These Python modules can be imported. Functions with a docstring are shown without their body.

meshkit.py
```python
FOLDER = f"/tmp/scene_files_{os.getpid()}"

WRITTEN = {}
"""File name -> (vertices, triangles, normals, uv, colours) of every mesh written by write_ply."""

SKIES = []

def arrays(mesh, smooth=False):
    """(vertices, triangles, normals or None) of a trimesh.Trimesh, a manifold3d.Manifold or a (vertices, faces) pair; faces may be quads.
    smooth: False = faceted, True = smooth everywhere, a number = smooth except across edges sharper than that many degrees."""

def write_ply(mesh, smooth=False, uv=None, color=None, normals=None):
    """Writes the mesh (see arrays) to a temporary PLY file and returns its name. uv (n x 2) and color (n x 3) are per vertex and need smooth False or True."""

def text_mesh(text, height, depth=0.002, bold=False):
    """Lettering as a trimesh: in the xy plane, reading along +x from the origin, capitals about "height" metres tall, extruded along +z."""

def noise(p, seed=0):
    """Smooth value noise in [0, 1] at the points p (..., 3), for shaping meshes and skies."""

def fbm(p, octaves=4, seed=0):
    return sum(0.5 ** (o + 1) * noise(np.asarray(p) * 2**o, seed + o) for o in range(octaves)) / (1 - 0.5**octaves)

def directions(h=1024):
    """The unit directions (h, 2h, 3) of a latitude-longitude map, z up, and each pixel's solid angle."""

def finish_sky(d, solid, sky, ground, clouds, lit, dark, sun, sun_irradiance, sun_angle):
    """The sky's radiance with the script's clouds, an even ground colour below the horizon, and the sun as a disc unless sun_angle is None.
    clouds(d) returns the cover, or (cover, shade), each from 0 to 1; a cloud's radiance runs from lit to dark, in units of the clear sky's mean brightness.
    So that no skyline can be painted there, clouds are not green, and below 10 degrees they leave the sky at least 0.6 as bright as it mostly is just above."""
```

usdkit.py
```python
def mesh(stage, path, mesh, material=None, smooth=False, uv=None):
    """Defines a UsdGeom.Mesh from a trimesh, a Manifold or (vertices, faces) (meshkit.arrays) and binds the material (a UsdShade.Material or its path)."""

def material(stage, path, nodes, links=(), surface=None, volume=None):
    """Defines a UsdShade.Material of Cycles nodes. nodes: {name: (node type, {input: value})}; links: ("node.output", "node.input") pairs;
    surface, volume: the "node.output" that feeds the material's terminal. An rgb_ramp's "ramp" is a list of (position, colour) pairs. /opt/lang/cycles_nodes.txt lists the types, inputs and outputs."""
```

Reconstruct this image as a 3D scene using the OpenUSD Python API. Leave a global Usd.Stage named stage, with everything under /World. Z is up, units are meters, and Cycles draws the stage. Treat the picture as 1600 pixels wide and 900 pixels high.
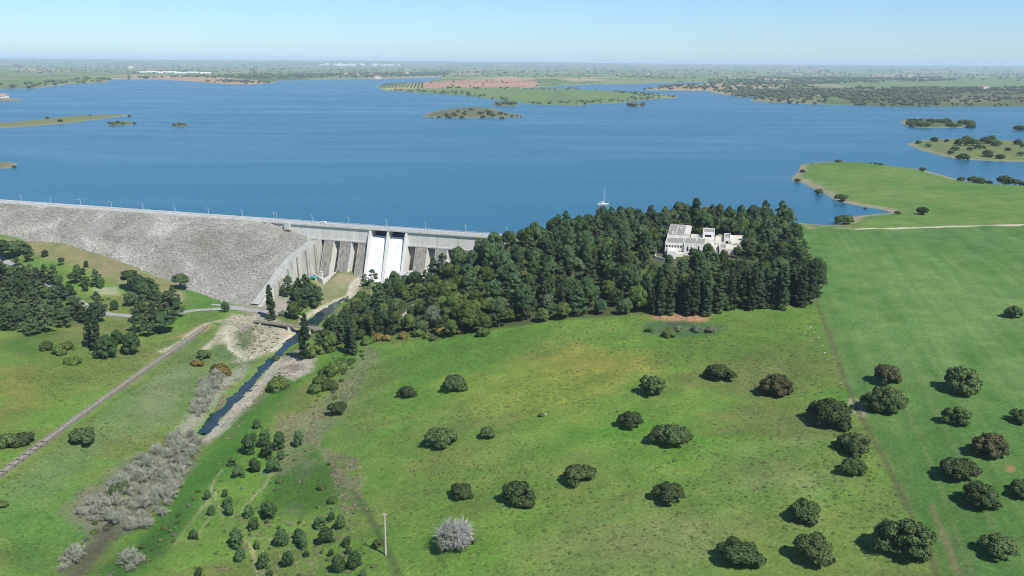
import math, random, numpy as np, trimesh, shapely
from scipy.interpolate import RBFInterpolator, RegularGridInterpolator
from scipy.spatial import cKDTree
from shapely.geometry import Polygon, LineString, Point
from shapely.ops import unary_union
from pxr import Usd, UsdGeom, UsdLux, UsdShade, Gf, Sdf, Vt
import usdkit, meshkit
random.seed(7); np.random.seed(7)
stage = Usd.Stage.CreateInMemory()
UsdGeom.Xform.Define(stage, '/World')
# ---------------------------------------------------------------- camera, sky, sun, exposure
ZC, FPX = 112.0, 1600 / (2 * math.tan(math.radians(30)))
PITCH, ROLL = math.atan((450 - 99) / FPX), 0.0075
_R0, _U0 = np.array([1, 0, 0.]), np.array([0, math.sin(PITCH), math.cos(PITCH)])
FW = np.array([0, math.cos(PITCH), -math.sin(PITCH)])
CR = _R0 * math.cos(ROLL) + _U0 * math.sin(ROLL); CU = -_R0 * math.sin(ROLL) + _U0 * math.cos(ROLL)
cam = UsdGeom.Camera.Define(stage, '/World/camera')
cam.AddTransformOp().Set(Gf.Matrix4d(*[float(x) for r in ((*CR, 0), (*CU, 0), (*(-FW), 0), (0, 0, ZC, 1)) for x in r]))
cam.CreateHorizontalApertureAttr(36.0); cam.CreateFocalLengthAttr(36 / (2 * math.tan(math.radians(30))))
cam.CreateClippingRangeAttr(Gf.Vec2f(1, 200000)); cam.CreateExposureAttr(0.32)
SUN_AZ, SUN_EL = math.radians(142), math.radians(50)
SUN = np.array([math.sin(SUN_AZ) * math.cos(SUN_EL), math.cos(SUN_AZ) * math.cos(SUN_EL), math.sin(SUN_EL)])
usdkit.material(stage, '/World/Looks/sky', {
    's': ('sky_texture', {'sky_type': 'single_scattering', 'sun_disc': False, 'sun_elevation': SUN_EL, 'sun_rotation': SUN_AZ, 'altitude': 300.0, 'air_density': 1.0, 'aerosol_density': 0.25, 'ozone_density': 2.5}),
    'm': ('mix', {'mix_type': 'multiply', 'fac': 1.0, 'color2': (0.62, 0.83, 1.10)}),
    'b': ('background_shader', {'strength': 0.105})}, [('s.color', 'm.color1'), ('m.color', 'b.color')], surface='b.background')
dome = UsdLux.DomeLight.Define(stage, '/World/sky')
UsdShade.MaterialBindingAPI.Apply(dome.GetPrim()).Bind(UsdShade.Material.Get(stage, '/World/Looks/sky'))
sun = UsdLux.DistantLight.Define(stage, '/World/sun')
_z = SUN; _x = np.cross([0, 0, 1.], _z); _x /= np.linalg.norm(_x); _y = np.cross(_z, _x)
sun.AddTransformOp().Set(Gf.Matrix4d(*[float(x) for r in ((*_x, 0), (*_y, 0), (*_z, 0), (0, 0, 0, 1)) for x in r]))
sun.CreateIntensityAttr(1.22); sun.CreateAngleAttr(0.5); sun.CreateNormalizeAttr(True); sun.CreateColorAttr(Gf.Vec3f(1.0, 0.96, 0.88))
# ---------------------------------------------------------------- helpers
def ray(u, v):
    d = FW * FPX + CR * (u - 800) - CU * (v - 450); return d / np.linalg.norm(d)
def at(u, v, z=0.0):
    d = ray(u, v); return np.array([0, 0, ZC]) + d * ((z - ZC) / d[2])
def pxm(p): return FPX / np.linalg.norm(np.asarray(p) - [0, 0, ZC])          # pixels per metre in the photograph
def sstep(a, b, x):
    t = np.clip((x - a) / (b - a), 0, 1); return t * t * (3 - 2 * t)
def lin(c): c = np.asarray(c, float) / 255; return np.where(c < 0.04045, c / 12.92, ((c + 0.055) / 1.055) ** 2.4)
def fbm2(x, y, sc, o=3, seed=0): return meshkit.fbm(np.stack([x / sc, y / sc, np.zeros_like(x) + seed * 7.3], -1), o, seed)
used = {}
def numbered(parent, name):
    k = (parent, name); n = used.get(k, 0); used[k] = n + 1
    return f'{parent}/{name}' if n == 0 else f'{parent}/{name}_{n:03d}'
def tag(prim, label=None, cat=None, group=None, kind=None):
    for k, v in (('label', label), ('category', cat), ('group', group), ('kind', kind)):
        if v: prim.SetCustomDataByKey(k, v)
    return prim
def path_of(parent): return '/World' if parent is None else str(parent.GetPath())
def obj(name, mesh, mat, parent=None, smooth=False, **kw):
    m = usdkit.mesh(stage, numbered(path_of(parent), name), mesh, mat, smooth=smooth)
    return tag(m.GetPrim(), **kw)
def thing(name, label, cat, group=None, loc=(0, 0, 0), rz=0.0, scale=None):
    x = UsdGeom.Xform.Define(stage, numbered('/World', name)); x.AddTranslateOp().Set(Gf.Vec3d(*map(float, loc)))
    if rz: x.AddRotateZOp().Set(math.degrees(rz))
    if scale is not None: x.AddScaleOp().Set(Gf.Vec3f(*map(float, scale)))
    return tag(x.GetPrim(), label, cat, group)
def place(proto, name, loc, rz, scale, label, cat, group=None):
    t = thing(name, label, cat, group, loc, rz, scale)
    t.GetReferences().AddInternalReference(proto); t.SetInstanceable(True)
    return t
def cat_(ms):
    return trimesh.util.concatenate([m for m in ms if m is not None])
def box(x0, x1, y0, y1, z0, z1):
    m = trimesh.creation.box((x1 - x0, y1 - y0, z1 - z0)); m.apply_translation(((x0 + x1) / 2, (y0 + y1) / 2, (z0 + z1) / 2)); return m
def hexa(p):                                                               # 8 corners: bottom ring then top ring
    return trimesh.convex.convex_hull(np.asarray(p, float))
def tube(pts, radii, sides=5):
    p = np.asarray(pts, float); r = np.broadcast_to(np.asarray(radii, float), (len(p),))
    t = np.gradient(p, axis=0); t /= np.linalg.norm(t, axis=1, keepdims=True) + 1e-9
    a = np.cross(t, np.where(np.abs(t[:, 2:]) < .9, [0, 0, 1.], [1., 0, 0])); a /= np.linalg.norm(a, axis=1, keepdims=True) + 1e-9
    b = np.cross(t, a); an = np.arange(sides) * 2 * np.pi / sides
    v = (p[:, None] + r[:, None, None] * (np.cos(an)[None, :, None] * a[:, None] + np.sin(an)[None, :, None] * b[:, None])).reshape(-1, 3)
    i, j = np.meshgrid(np.arange(len(p) - 1), np.arange(sides), indexing='ij')
    q = np.stack([i * sides + j, i * sides + (j + 1) % sides, (i + 1) * sides + (j + 1) % sides, (i + 1) * sides + j], -1).reshape(-1, 4)
    return trimesh.Trimesh(v, np.vstack([q[:, [0, 1, 2]], q[:, [0, 2, 3]]]), process=False)
def grid_mesh(P):                                                          # P: (a, b, 3) points
    a, b = P.shape[:2]; i, j = np.meshgrid(np.arange(a - 1), np.arange(b - 1), indexing='ij')
    q = np.stack([i * b + j, (i + 1) * b + j, (i + 1) * b + j + 1, i * b + j + 1], -1).reshape(-1, 4)
    return trimesh.Trimesh(P.reshape(-1, 3), np.vstack([q[:, [0, 1, 2]], q[:, [0, 2, 3]]]), process=False)
# ---------------------------------------------------------------- materials
def mat(name, nodes, links, surface='p.BSDF', volume=None):
    return usdkit.material(stage, '/World/Looks/' + name, nodes, links, surface=surface, volume=volume)
def rough_mat(name, c1, c2, scale=1.0, rough=.9, bump=.3, bdist=.1, c3=None, fine=6.0, stretch=(1, 1, 1)):
    stops = [(.28, c1), (.5, c3 if c3 is not None else (np.array(c1) + c2) / 2), (.72, c2)]
    return mat(name, {'g': ('geometry', {}), 'mp': ('mapping', {'scale': stretch}), 'n': ('noise_texture', {'scale': scale, 'detail': 6.0, 'roughness': .65}), 'r': ('rgb_ramp', {'ramp': stops}),
                      'n2': ('noise_texture', {'scale': scale * fine, 'detail': 4.0, 'roughness': .7}), 'b': ('bump', {'strength': bump, 'distance': bdist}),
                      'p': ('principled_bsdf', {'roughness': rough, 'specular_ior_level': .25})},
               [('g.position', 'mp.vector'), ('mp.vector', 'n.vector'), ('n.fac', 'r.fac'), ('r.color', 'p.base_color'), ('mp.vector', 'n2.vector'), ('n2.fac', 'b.height'), ('b.normal', 'p.normal')])
def leaf_mat(name, dark, light, hue_spread=.25, trans=.25, tint=(.10, .085, .03), scale=.55):
    return mat(name, {'g': ('geometry', {}), 'n': ('noise_texture', {'scale': scale, 'detail': 4.0, 'roughness': .7}), 'r': ('rgb_ramp', {'ramp': [(.3, dark), (.7, light)]}),
                      'oi': ('object_info', {}), 'mr': ('map_range', {'from_min': 0., 'from_max': 1., 'to_min': 0., 'to_max': hue_spread}), 'mx': ('mix', {'mix_type': 'mix', 'color2': tint}),
                      'mv': ('map_range', {'from_min': 0., 'from_max': 1., 'to_min': .66, 'to_max': 1.34}), 'ml': ('math', {'math_type': 'multiply', 'value2': 7.13}), 'fr': ('math', {'math_type': 'fraction'}),
                      'hs': ('hsv', {'fac': 1.0}),
                      'd': ('principled_bsdf', {'roughness': .75, 'specular_ior_level': .12}), 't': ('translucent_bsdf', {}), 'p': ('mix_closure', {'fac': trans})},
               [('g.position', 'n.vector'), ('n.fac', 'r.fac'), ('oi.random', 'mr.value'), ('mr.result', 'mx.fac'), ('r.color', 'mx.color1'), ('oi.random', 'ml.value1'), ('ml.value', 'fr.value1'), ('fr.value', 'mv.value'),
                ('mv.result', 'hs.value'), ('mx.color', 'hs.color'), ('hs.color', 'd.base_color'), ('hs.color', 't.color'), ('d.BSDF', 'p.closure1'), ('t.BSDF', 'p.closure2')], surface='p.closure')
M = {}
M['ground'] = mat('ground', {'a': ('attribute', {'attribute': 'landcolor'}), 'g': ('geometry', {}), 'n': ('noise_texture', {'scale': .9, 'detail': 6.0, 'roughness': .75}), 'r': ('rgb_ramp', {'ramp': [(.27, (.36, .44, .36)), (.42, (.82, .86, .82)), (.5, (1, 1, 1)), (.58, (1.16, 1.14, 1.12)), (.73, (1.85, 1.62, 1.5))]}),
                             'n3': ('noise_texture', {'scale': .07, 'detail': 8.0, 'roughness': .72, 'distortion': .4}), 'r3': ('rgb_ramp', {'ramp': [(.28, (.70, .84, .74)), (.5, (1, 1.02, 1)), (.72, (1.38, 1.18, 1.25))]}), 'm3': ('mix', {'mix_type': 'multiply', 'fac': 1.0}),
                             'm': ('mix', {'mix_type': 'multiply', 'fac': .85}), 'n2': ('noise_texture', {'scale': .9, 'detail': 6.0, 'roughness': .8}), 'b': ('bump', {'strength': .7, 'distance': .5}),
                             'p': ('principled_bsdf', {'roughness': .95, 'specular_ior_level': .1})},
                  [('g.position', 'n.vector'), ('n.fac', 'r.fac'), ('a.color', 'm.color1'), ('r.color', 'm.color2'), ('g.position', 'n3.vector'), ('n3.fac', 'r3.fac'), ('m.color', 'm3.color1'), ('r3.color', 'm3.color2'), ('m3.color', 'p.base_color'),
                   ('g.position', 'n2.vector'), ('n2.fac', 'b.height'), ('b.normal', 'p.normal')])
M['water'] = mat('water', {'g': ('geometry', {}), 'mp': ('mapping', {'scale': (1, .55, 1)}), 'n': ('noise_texture', {'scale': .35, 'detail': 5.0, 'roughness': .6}), 'b': ('bump', {'strength': .55, 'distance': .5}),
                           'mp2': ('mapping', {'scale': (.35, 1.6, 1), 'rotation': (0, 0, .12)}), 'n2': ('noise_texture', {'scale': .004, 'detail': 6.0, 'roughness': .62, 'distortion': 1.2}), 'r': ('rgb_ramp', {'ramp': [(.28, (.006, .082, .132)), (.52, (.011, .099, .156)), (.72, (.020, .118, .175))]}),
                           'mr': ('map_range', {'from_min': .3, 'from_max': .7, 'to_min': .23, 'to_max': .36}),
                           'p': ('principled_bsdf', {'ior': 1.333, 'specular_ior_level': .5})},
                 [('g.position', 'mp.vector'), ('mp.vector', 'n.vector'), ('n.fac', 'b.height'), ('b.normal', 'p.normal'), ('g.position', 'mp2.vector'), ('mp2.vector', 'n2.vector'), ('n2.fac', 'r.fac'), ('r.color', 'p.base_color'), ('n2.fac', 'mr.value'), ('mr.result', 'p.roughness')])
M['river'] = mat('river_water', {'g': ('geometry', {}), 'n': ('noise_texture', {'scale': .8, 'detail': 4.0}), 'b': ('bump', {'strength': .25, 'distance': .2}), 'n2': ('noise_texture', {'scale': .12, 'detail': 5.0}), 'r': ('rgb_ramp', {'ramp': [(.35, (.012, .028, .036)), (.7, (.03, .05, .05))]}),
                           'p': ('principled_bsdf', {'ior': 1.333, 'roughness': .12})},
                 [('g.position', 'n.vector'), ('n.fac', 'b.height'), ('b.normal', 'p.normal'), ('g.position', 'n2.vector'), ('n2.fac', 'r.fac'), ('r.color', 'p.base_color')])
def rockmat(name, k):
    return mat(name, {'g': ('geometry', {}), 'n': ('noise_texture', {'scale': .55, 'detail': 6.0, 'roughness': .8}), 'r': ('rgb_ramp', {'ramp': [(.28, (.20 * k, .19 * k, .165 * k)), (.46, (.33 * k, .315 * k, .285 * k)), (.6, (.43 * k, .415 * k, .38 * k)), (.74, (.68 * k, .66 * k, .62 * k))]}),
                      'n2': ('noise_texture', {'scale': .028, 'detail': 7.0, 'roughness': .72, 'distortion': .8}), 'r2': ('rgb_ramp', {'ramp': [(.28, (.60, .62, .50)), (.42, (.80, .81, .75)), (.54, (.98, .985, .95)), (.66, (1.36, 1.36, 1.30))]}), 'm': ('mix', {'mix_type': 'multiply', 'fac': 1.0}),
                      'p': ('principled_bsdf', {'roughness': .95, 'specular_ior_level': .2})}, [('g.position', 'n.vector'), ('n.fac', 'r.fac'), ('g.position', 'n2.vector'), ('n2.fac', 'r2.fac'), ('r.color', 'm.color1'), ('r2.color', 'm.color2'), ('m.color', 'p.base_color')])
M['stream'] = mat('stream_water', {'g': ('geometry', {}), 'n': ('noise_texture', {'scale': .5, 'detail': 5.0}), 'r': ('rgb_ramp', {'ramp': [(.35, (.035, .032, .022)), (.7, (.085, .075, .05))]}), 'p': ('principled_bsdf', {'roughness': .35, 'specular_ior_level': .2})}, [('g.position', 'n.vector'), ('n.fac', 'r.fac'), ('r.color', 'p.base_color')])
M['rockfill'] = rockmat('rockfill', .72)
M['rock'] = rockmat('rock', .82)
M['apron'] = rough_mat('apron', (.26, .265, .235), (.40, .405, .365), .5, .9, .3, .1)
M['concrete'] = rough_mat('concrete', (.36, .36, .33), (.56, .56, .52), .25, .9, .25, .05, stretch=(1, 1, .35))
M['concrete_pale'] = rough_mat('concrete_pale', (.48, .47, .42), (.66, .65, .59), .2, .9, .2, .05, stretch=(1, 1, .3))
M['slab'] = rough_mat('weathered_slab', (.12, .113, .093), (.36, .345, .295), .45, .95, .3, .06, c3=(.225, .214, .182), stretch=(1.6, 1.6, .14))
M['wall_stained'] = rough_mat('stained_concrete', (.22, .215, .185), (.52, .51, .455), .3, .9, .25, .05, c3=(.38, .372, .33), stretch=(1, 1, .22))
M['joint'] = rough_mat('joint', (.05, .05, .05), (.09, .09, .085), 1, .95, .1)
M['road'] = rough_mat('road', (.24, .235, .225), (.36, .355, .34), .3, .92, .2, .03)
M['foam'] = mat('foam', {'g': ('geometry', {}), 'mp': ('mapping', {'scale': (1, 1, .07)}), 'n': ('noise_texture', {'scale': 1.0, 'detail': 7.0, 'roughness': .78}), 'r': ('rgb_ramp', {'ramp': [(.30, (.50, .515, .52)), (.45, (.68, .69, .69)), (.58, (.81, .815, .81)), (.72, (.88, .88, .88))]}),
                         'b': ('bump', {'strength': .6, 'distance': .25}), 'p': ('principled_bsdf', {'roughness': .6, 'subsurface_weight': 0.0})},
                [('g.position', 'mp.vector'), ('mp.vector', 'n.vector'), ('n.fac', 'r.fac'), ('r.color', 'p.base_color'), ('n.fac', 'b.height'), ('b.normal', 'p.normal')])
M['white'] = rough_mat('white_wall', (.52, .50, .44), (.74, .72, .65), .5, .85, .1, .02, c3=(.66, .64, .58), stretch=(1, 1, .25))
M['beige'] = rough_mat('beige_wall', (.46, .44, .36), (.58, .56, .47), .5, .9, .1, .02)
M['roofing'] = rough_mat('flat_roof', (.19, .185, .165), (.30, .29, .255), .35, .9, .15, .03, stretch=(2, .4, 1))
M['gate'] = rough_mat('gate_steel', (.03, .05, .09), (.05, .08, .13), .5, .6, .1)
M['steel'] = mat('steel', {'p': ('principled_bsdf', {'base_color': (.55, .56, .57), 'metallic': .3, 'roughness': .5})}, [])
M['glassdark'] = mat('dark_opening', {'p': ('principled_bsdf', {'base_color': (.02, .022, .025), 'roughness': .25})}, [])
M['teal'] = rough_mat('teal_paint', (.05, .30, .28), (.08, .40, .37), 1, .6, .1)
M['bark'] = rough_mat('bark', (.06, .05, .04), (.15, .125, .10), 2, .95, .5, .05, stretch=(1, 1, .3))
M['pole'] = rough_mat('pole_concrete', (.36, .33, .28), (.52, .48, .42), 1.5, .9, .1)
M['deadwood'] = rough_mat('pale_dead_wood', (.20, .20, .175), (.42, .415, .375), 1.2, .95, .2, .03)
M['greytwig'] = rough_mat('grey_twigs', (.16, .168, .12), (.385, .395, .305), .35, .95, .2, .03)
M['oak'] = leaf_mat('oak_leaves', (.040, .078, .026), (.138, .205, .072), .18, .22, (.11, .09, .045), scale=.8)
M['oakbrown'] = leaf_mat('brown_oak_leaves', (.052, .060, .028), (.158, .160, .076), .18, .22, (.125, .10, .05), scale=.8)
M['pine'] = leaf_mat('pine_needles', (0.032, 0.069, 0.030), (0.113, 0.184, 0.078), .35, .2, (.12, .145, .055), scale=.6)
M['youngpine'] = leaf_mat('young_pine_needles', (0.033, 0.077, 0.026), (0.108, 0.182, 0.066), .25, .2, (.08, .12, .06), scale=.9)
M['cypress'] = leaf_mat('cypress_leaves', (.022, .044, .019), (.064, .102, .042), .2, .12, (.06, .075, .04))
M['broad'] = leaf_mat('broad_leaves', (0.046, 0.099, 0.022), (0.149, 0.231, 0.059), .45, .28, (.16, .17, .055))
M['olivegreen'] = leaf_mat('pale_green_leaves', (.10, .14, .085), (.21, .25, .16), .3, .25, (.21, .21, .12))
M['yellowbush'] = leaf_mat('yellow_shrub_leaves', (.16, .14, .035), (.32, .26, .07), .3, .25, (.26, .17, .05))
M['fartree'] = leaf_mat('far_leaves', (.042, .062, .034), (.10, .13, .07), .3, .05, (.10, .10, .06))
M['weed'] = leaf_mat('weed_leaves', (.060, .115, .025), (.17, .215, .065), .5, .2, (.22, .20, .10), scale=.12)
# ---------------------------------------------------------------- dam axis
DA = at(0, 315, 3.0); DB = at(800, 371, 3.0)
dd = (DB - DA)[:2]; dd /= np.hypot(*dd); dn = np.array([dd[1], -dd[0]])
def dam(s, t, z): return np.array([DA[0] + dd[0] * s + dn[0] * t, DA[1] + dd[1] * s + dn[1] * t, z])
def to_st(x, y):
    qx, qy = x - DA[0], y - DA[1]; return qx * dd[0] + qy * dd[1], qx * dn[0] + qy * dn[1]
S_WALL, S_CONC, S_END = 288.5, 248.0, 440.0
def emb_z(s, t):
    k = 10 * np.clip((s - S_CONC) / (S_WALL - 6 - S_CONC), 0, 1) * np.maximum(0, 1 - (t - 4) / 34)
    return 3.0 - (t - 4) / 2.0 - k
# ---------------------------------------------------------------- land outlines (as seen in the photograph, laid on the lake level)
def land(px, z=0.0): return [tuple(at(u, v, z)[:2]) for u, v in px]
SHORE = [(812, 371), (850, 366), (900, 359), (940, 350), (1000, 345), (1100, 341), (1200, 342), (1232, 346), (1262, 350), (1290, 352), (1312, 351), (1326, 345), (1335, 338), (1365, 335), (1395, 332), (1380, 328), (1345, 322), (1310, 315), (1290, 303), (1275, 297), (1258, 287), (1240, 283), (1236, 279), (1248, 268), (1253, 256), (1270, 252.5), (1310, 251.5), (1345, 253), (1390, 258), (1440, 265), (1480, 276), (1500, 282), (1540, 287), (1580, 289), (1640, 291), (1900, 300)]
shore_xy = land(SHORE)
shore_line = LineString(shore_xy)
NL = Polygon([tuple(dam(-500, -1, 0)[:2]), tuple(dam(S_END, -1, 0)[:2])] + shore_xy + [(1400, 500), (1400, 0), (-1400, 0), (-1400, 900)]).buffer(0)
FARPX = [(-500, 139), (0, 139), (60, 138), (85, 134), (110, 131), (165, 129), (175, 124), (250, 124), (300, 127), (350, 131), (390, 132), (430, 129), (440, 126), (500, 124.5), (590, 124), (640, 122), (690, 120.5),
         (690, 123), (662, 128.5), (600, 131), (586, 135.5), (604, 141), (640, 144), (678, 146), (722, 149), (762, 154), (800, 158), (830, 163), (897, 165), (924, 163), (965, 161), (999, 157), (1030, 154), (1060, 153), (1060, 151.3), (1032, 147), (999, 145.5), (965, 143), (914, 140), (850, 138.6), (800, 139), (845, 136), (920, 132), (1000, 131), (1060, 128.5), (1105, 128),
         (1100, 131.5), (1060, 133), (1035, 135.5), (1003, 141), (1060, 141.5), (1105, 142), (1131, 148), (1160, 152), (1186, 151), (1171, 157.5), (1200, 160), (1283, 163.5), (1340, 164.5), (1400, 166.5), (1465, 167), (1600, 166), (2200, 169)]
FL = Polygon(land(FARPX) + [(60000, 8000), (90000, 90000), (-90000, 90000), (-60000, 9000)]).buffer(0)
ISL = [[(1406, 190), (1420, 186), (1460, 185), (1500, 190), (1527, 197), (1500, 200), (1440, 200), (1415, 197)], [(1582, 200), (1600, 195), (1660, 196), (1660, 204), (1600, 204)],
       [(1417, 225), (1440, 219), (1500, 216), (1560, 218), (1600, 221), (1700, 225), (1700, 256), (1600, 253), (1560, 252), (1500, 249), (1470, 243), (1440, 235)],
       [(658, 182), (670, 176), (700, 170), (740, 167), (770, 169), (790, 176), (818, 180), (815, 183), (750, 184), (690, 184)],
       [(-150, 190), (0, 192), (60, 187), (100, 182), (150, 180), (195, 178.5), (202, 180), (150, 187), (100, 193), (50, 197), (0, 200), (-150, 206)],
       [(-60, 250), (0, 253), (24, 254), (28, 259), (20, 263), (0, 263), (-60, 266)], [(-80, 150), (0, 152), (38, 155), (30, 157), (0, 157.5), (-80, 159)],
       [(168, 196), (172, 190), (200, 189), (214, 192), (205, 195)], [(266, 195), (276, 192.5), (294, 193), (294, 197), (272, 197)], [(764, 162), (790, 160.5), (816, 164), (800, 166), (775, 165.5)],
       [(975, 164), (990, 162.5), (1012, 164.5), (1000, 166), (980, 166)]]
ISLP = [Polygon(land(p)).buffer(0) for p in ISL]
# ---------------------------------------------------------------- terrain
CTRL = [(0, 370, -14), (100, 378, -15), (60, 400, -20), (150, 400, -19), (190, 415, -22), (0, 410, -24), (60, 470, -28), (0, 480, -29), (150, 490, -31), (200, 440, -25), (250, 450, -28), (280, 450, -30), (345, 483, -34), (372, 476, -35.7), (170, 492, -31), (395, 476, -35.2), (423, 458, -33),
        (330, 505, -32), (250, 560, -32), (170, 617, -32), (85, 677, -32), (0, 740, -32), (50, 600, -29), (0, 560, -27), (100, 540, -29), (200, 530, -31), (0, 680, -30.5), (100, 640, -31), (200, 650, -34), (300, 570, -35), (100, 760, -35), (0, 820, -36), (0, 900, -38), (300, 530, -33.5),
        (400, 520, -35), (370, 500, -34.5), (430, 490, -34.8), (455, 480, -34.5), (530, 475, -36), (490, 500, -37), (440, 550, -37.5), (390, 600, -38), (320, 680, -38.5), (230, 760, -39.5), (160, 830, -40.5), (120, 890, -41.5),
        (470, 580, -35), (500, 560, -33), (560, 560, -29), (520, 620, -31.5), (480, 680, -32), (430, 650, -34), (340, 760, -35.5), (280, 830, -36.5), (230, 890, -38), (400, 800, -33), (500, 850, -30), (560, 800, -26), (570, 700, -26), (600, 880, -23), (620, 640, -25),
        (700, 600, -20), (700, 700, -20), (700, 820, -19), (800, 560, -15), (900, 600, -12), (900, 750, -14), (800, 890, -17), (1000, 500, -5), (1000, 650, -9), (1050, 850, -12), (1200, 600, -5), (1200, 800, -9), (1300, 480, 1), (1300, 700, -4), (1400, 850, -8), (1500, 600, 1), (1590, 700, 0), (1590, 890, -5),
        (1400, 400, 3), (1590, 400, 4), (1590, 500, 3), (1300, 400, 2.5), (1260, 362, 1.5), (1500, 360, 2.5), (500, 540, -33), (560, 528, -30), (680, 520, -22), (800, 505, -14), (900, 498, -8), (1280, 470, 1), (700, 415, -13), (660, 440, -22), (610, 455, -29), (760, 395, -2), (806, 376, 2.5), (850, 420, -2), (900, 400, 1.5), (950, 420, 1), (1000, 440, 0),
        (1040, 400, 4), (1100, 400, 4.5), (1180, 400, 4), (1150, 350, 2.5), (1040, 352, 2.5), (960, 370, 2), (1240, 420, 2.5), (540, 423, -26), (520, 430, -28), (600, 446, -30.5), (560, 440, -29.5), (500, 438, -30), (480, 450, -31.5), (450, 465, -33.5), (520, 452, -33), (640, 436, -28),
        (-300, 600, -27), (0, 1000, -41), (800, 1000, -19), (1600, 1000, -9), (1800, 500, 4), (1900, 700, 1), (-200, 390, -16), (-200, 500, -26), (1450, 300, 4), (1350, 280, 3), (1550, 320, 4.5)]
CP = np.array([at(u, v, z) for u, v, z in CTRL])
EX = [dam(s, t, min(z0, 3 - (t - 4) / 2 - 5)) for s, z0 in ((-120, -12), (0, -15), (60, -16), (120, -19), (170, -27), (220, -35), (262, -36)) for t in (2, 14, 26)]
EX += [dam(s, t, z) for s, z in ((300, -27), (325, -31), (345, -31), (365, -28), (385, -20)) for t in (0, 8)] + [dam(412, 4, -7), dam(430, 4, 1)]
CP = np.vstack([CP, EX])
rbf = RBFInterpolator(CP[:, :2], CP[:, 2], kernel='thin_plate_spline', smoothing=25.0)
gx, gy = np.arange(-900, 901, 5.0), np.arange(60, 1101, 5.0)
GX, GY = np.meshgrid(gx, gy, indexing='ij')
HR = rbf(np.stack([GX.ravel(), GY.ravel()], -1)).reshape(GX.shape)
H_near = RegularGridInterpolator((gx, gy), HR, method='linear', bounds_error=False, fill_value=None)
C4 = [at(487, 427, -28.6), at(503, 417.5, -27.6), at(533, 422, -27.6), at(505, 438.5, -29.2)]; pit_poly = Polygon([tuple(p[:2]) for p in C4]).buffer(0)
# river: left and right bank pixels with water level
RIV = [(540, 548, 462, -36.5), (514, 533, 476, -36.8), (488, 518, 492, -37.1), (470, 499, 509, -37.4), (452, 478, 527, -37.7), (432, 451, 547, -38.0), (404, 426, 572, -38.3), (379, 401, 600, -38.6), (344, 366, 635, -38.9), (318, 346, 658, -39.1), (296, 326, 684, -39.4)]
RIV2 = [(290, 312, 692, -39.6), (258, 272, 730, -40.0), (222, 234, 764, -40.5), (192, 199, 796, -40.9), (165, 173, 822, -41.3), (143, 152, 850, -41.8), (121, 131, 880, -42.3), (104, 116, 905, -42.7), (60, 90, 960, -43.5)]
def river_rows(rows): return [(at(a, v, z), at(b, v, z)) for a, b, v, z in rows]
RR = river_rows(RIV + RIV2)
river_poly = Polygon([tuple(a[:2]) for a, b in RR] + [tuple(b[:2]) for a, b in RR[::-1]]).buffer(0)
rc = np.array([(a + b) / 2 for a, b in RR]); rtree = cKDTree(rc[:, :2])
rseg = np.vstack([rc[i] + (rc[i + 1] - rc[i]) * k / 10 for i in range(len(rc) - 1) for k in range(10)]); rtree = cKDTree(rseg[:, :2])
def spts(x, y): return shapely.points(np.stack([x, y], -1))
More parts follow.
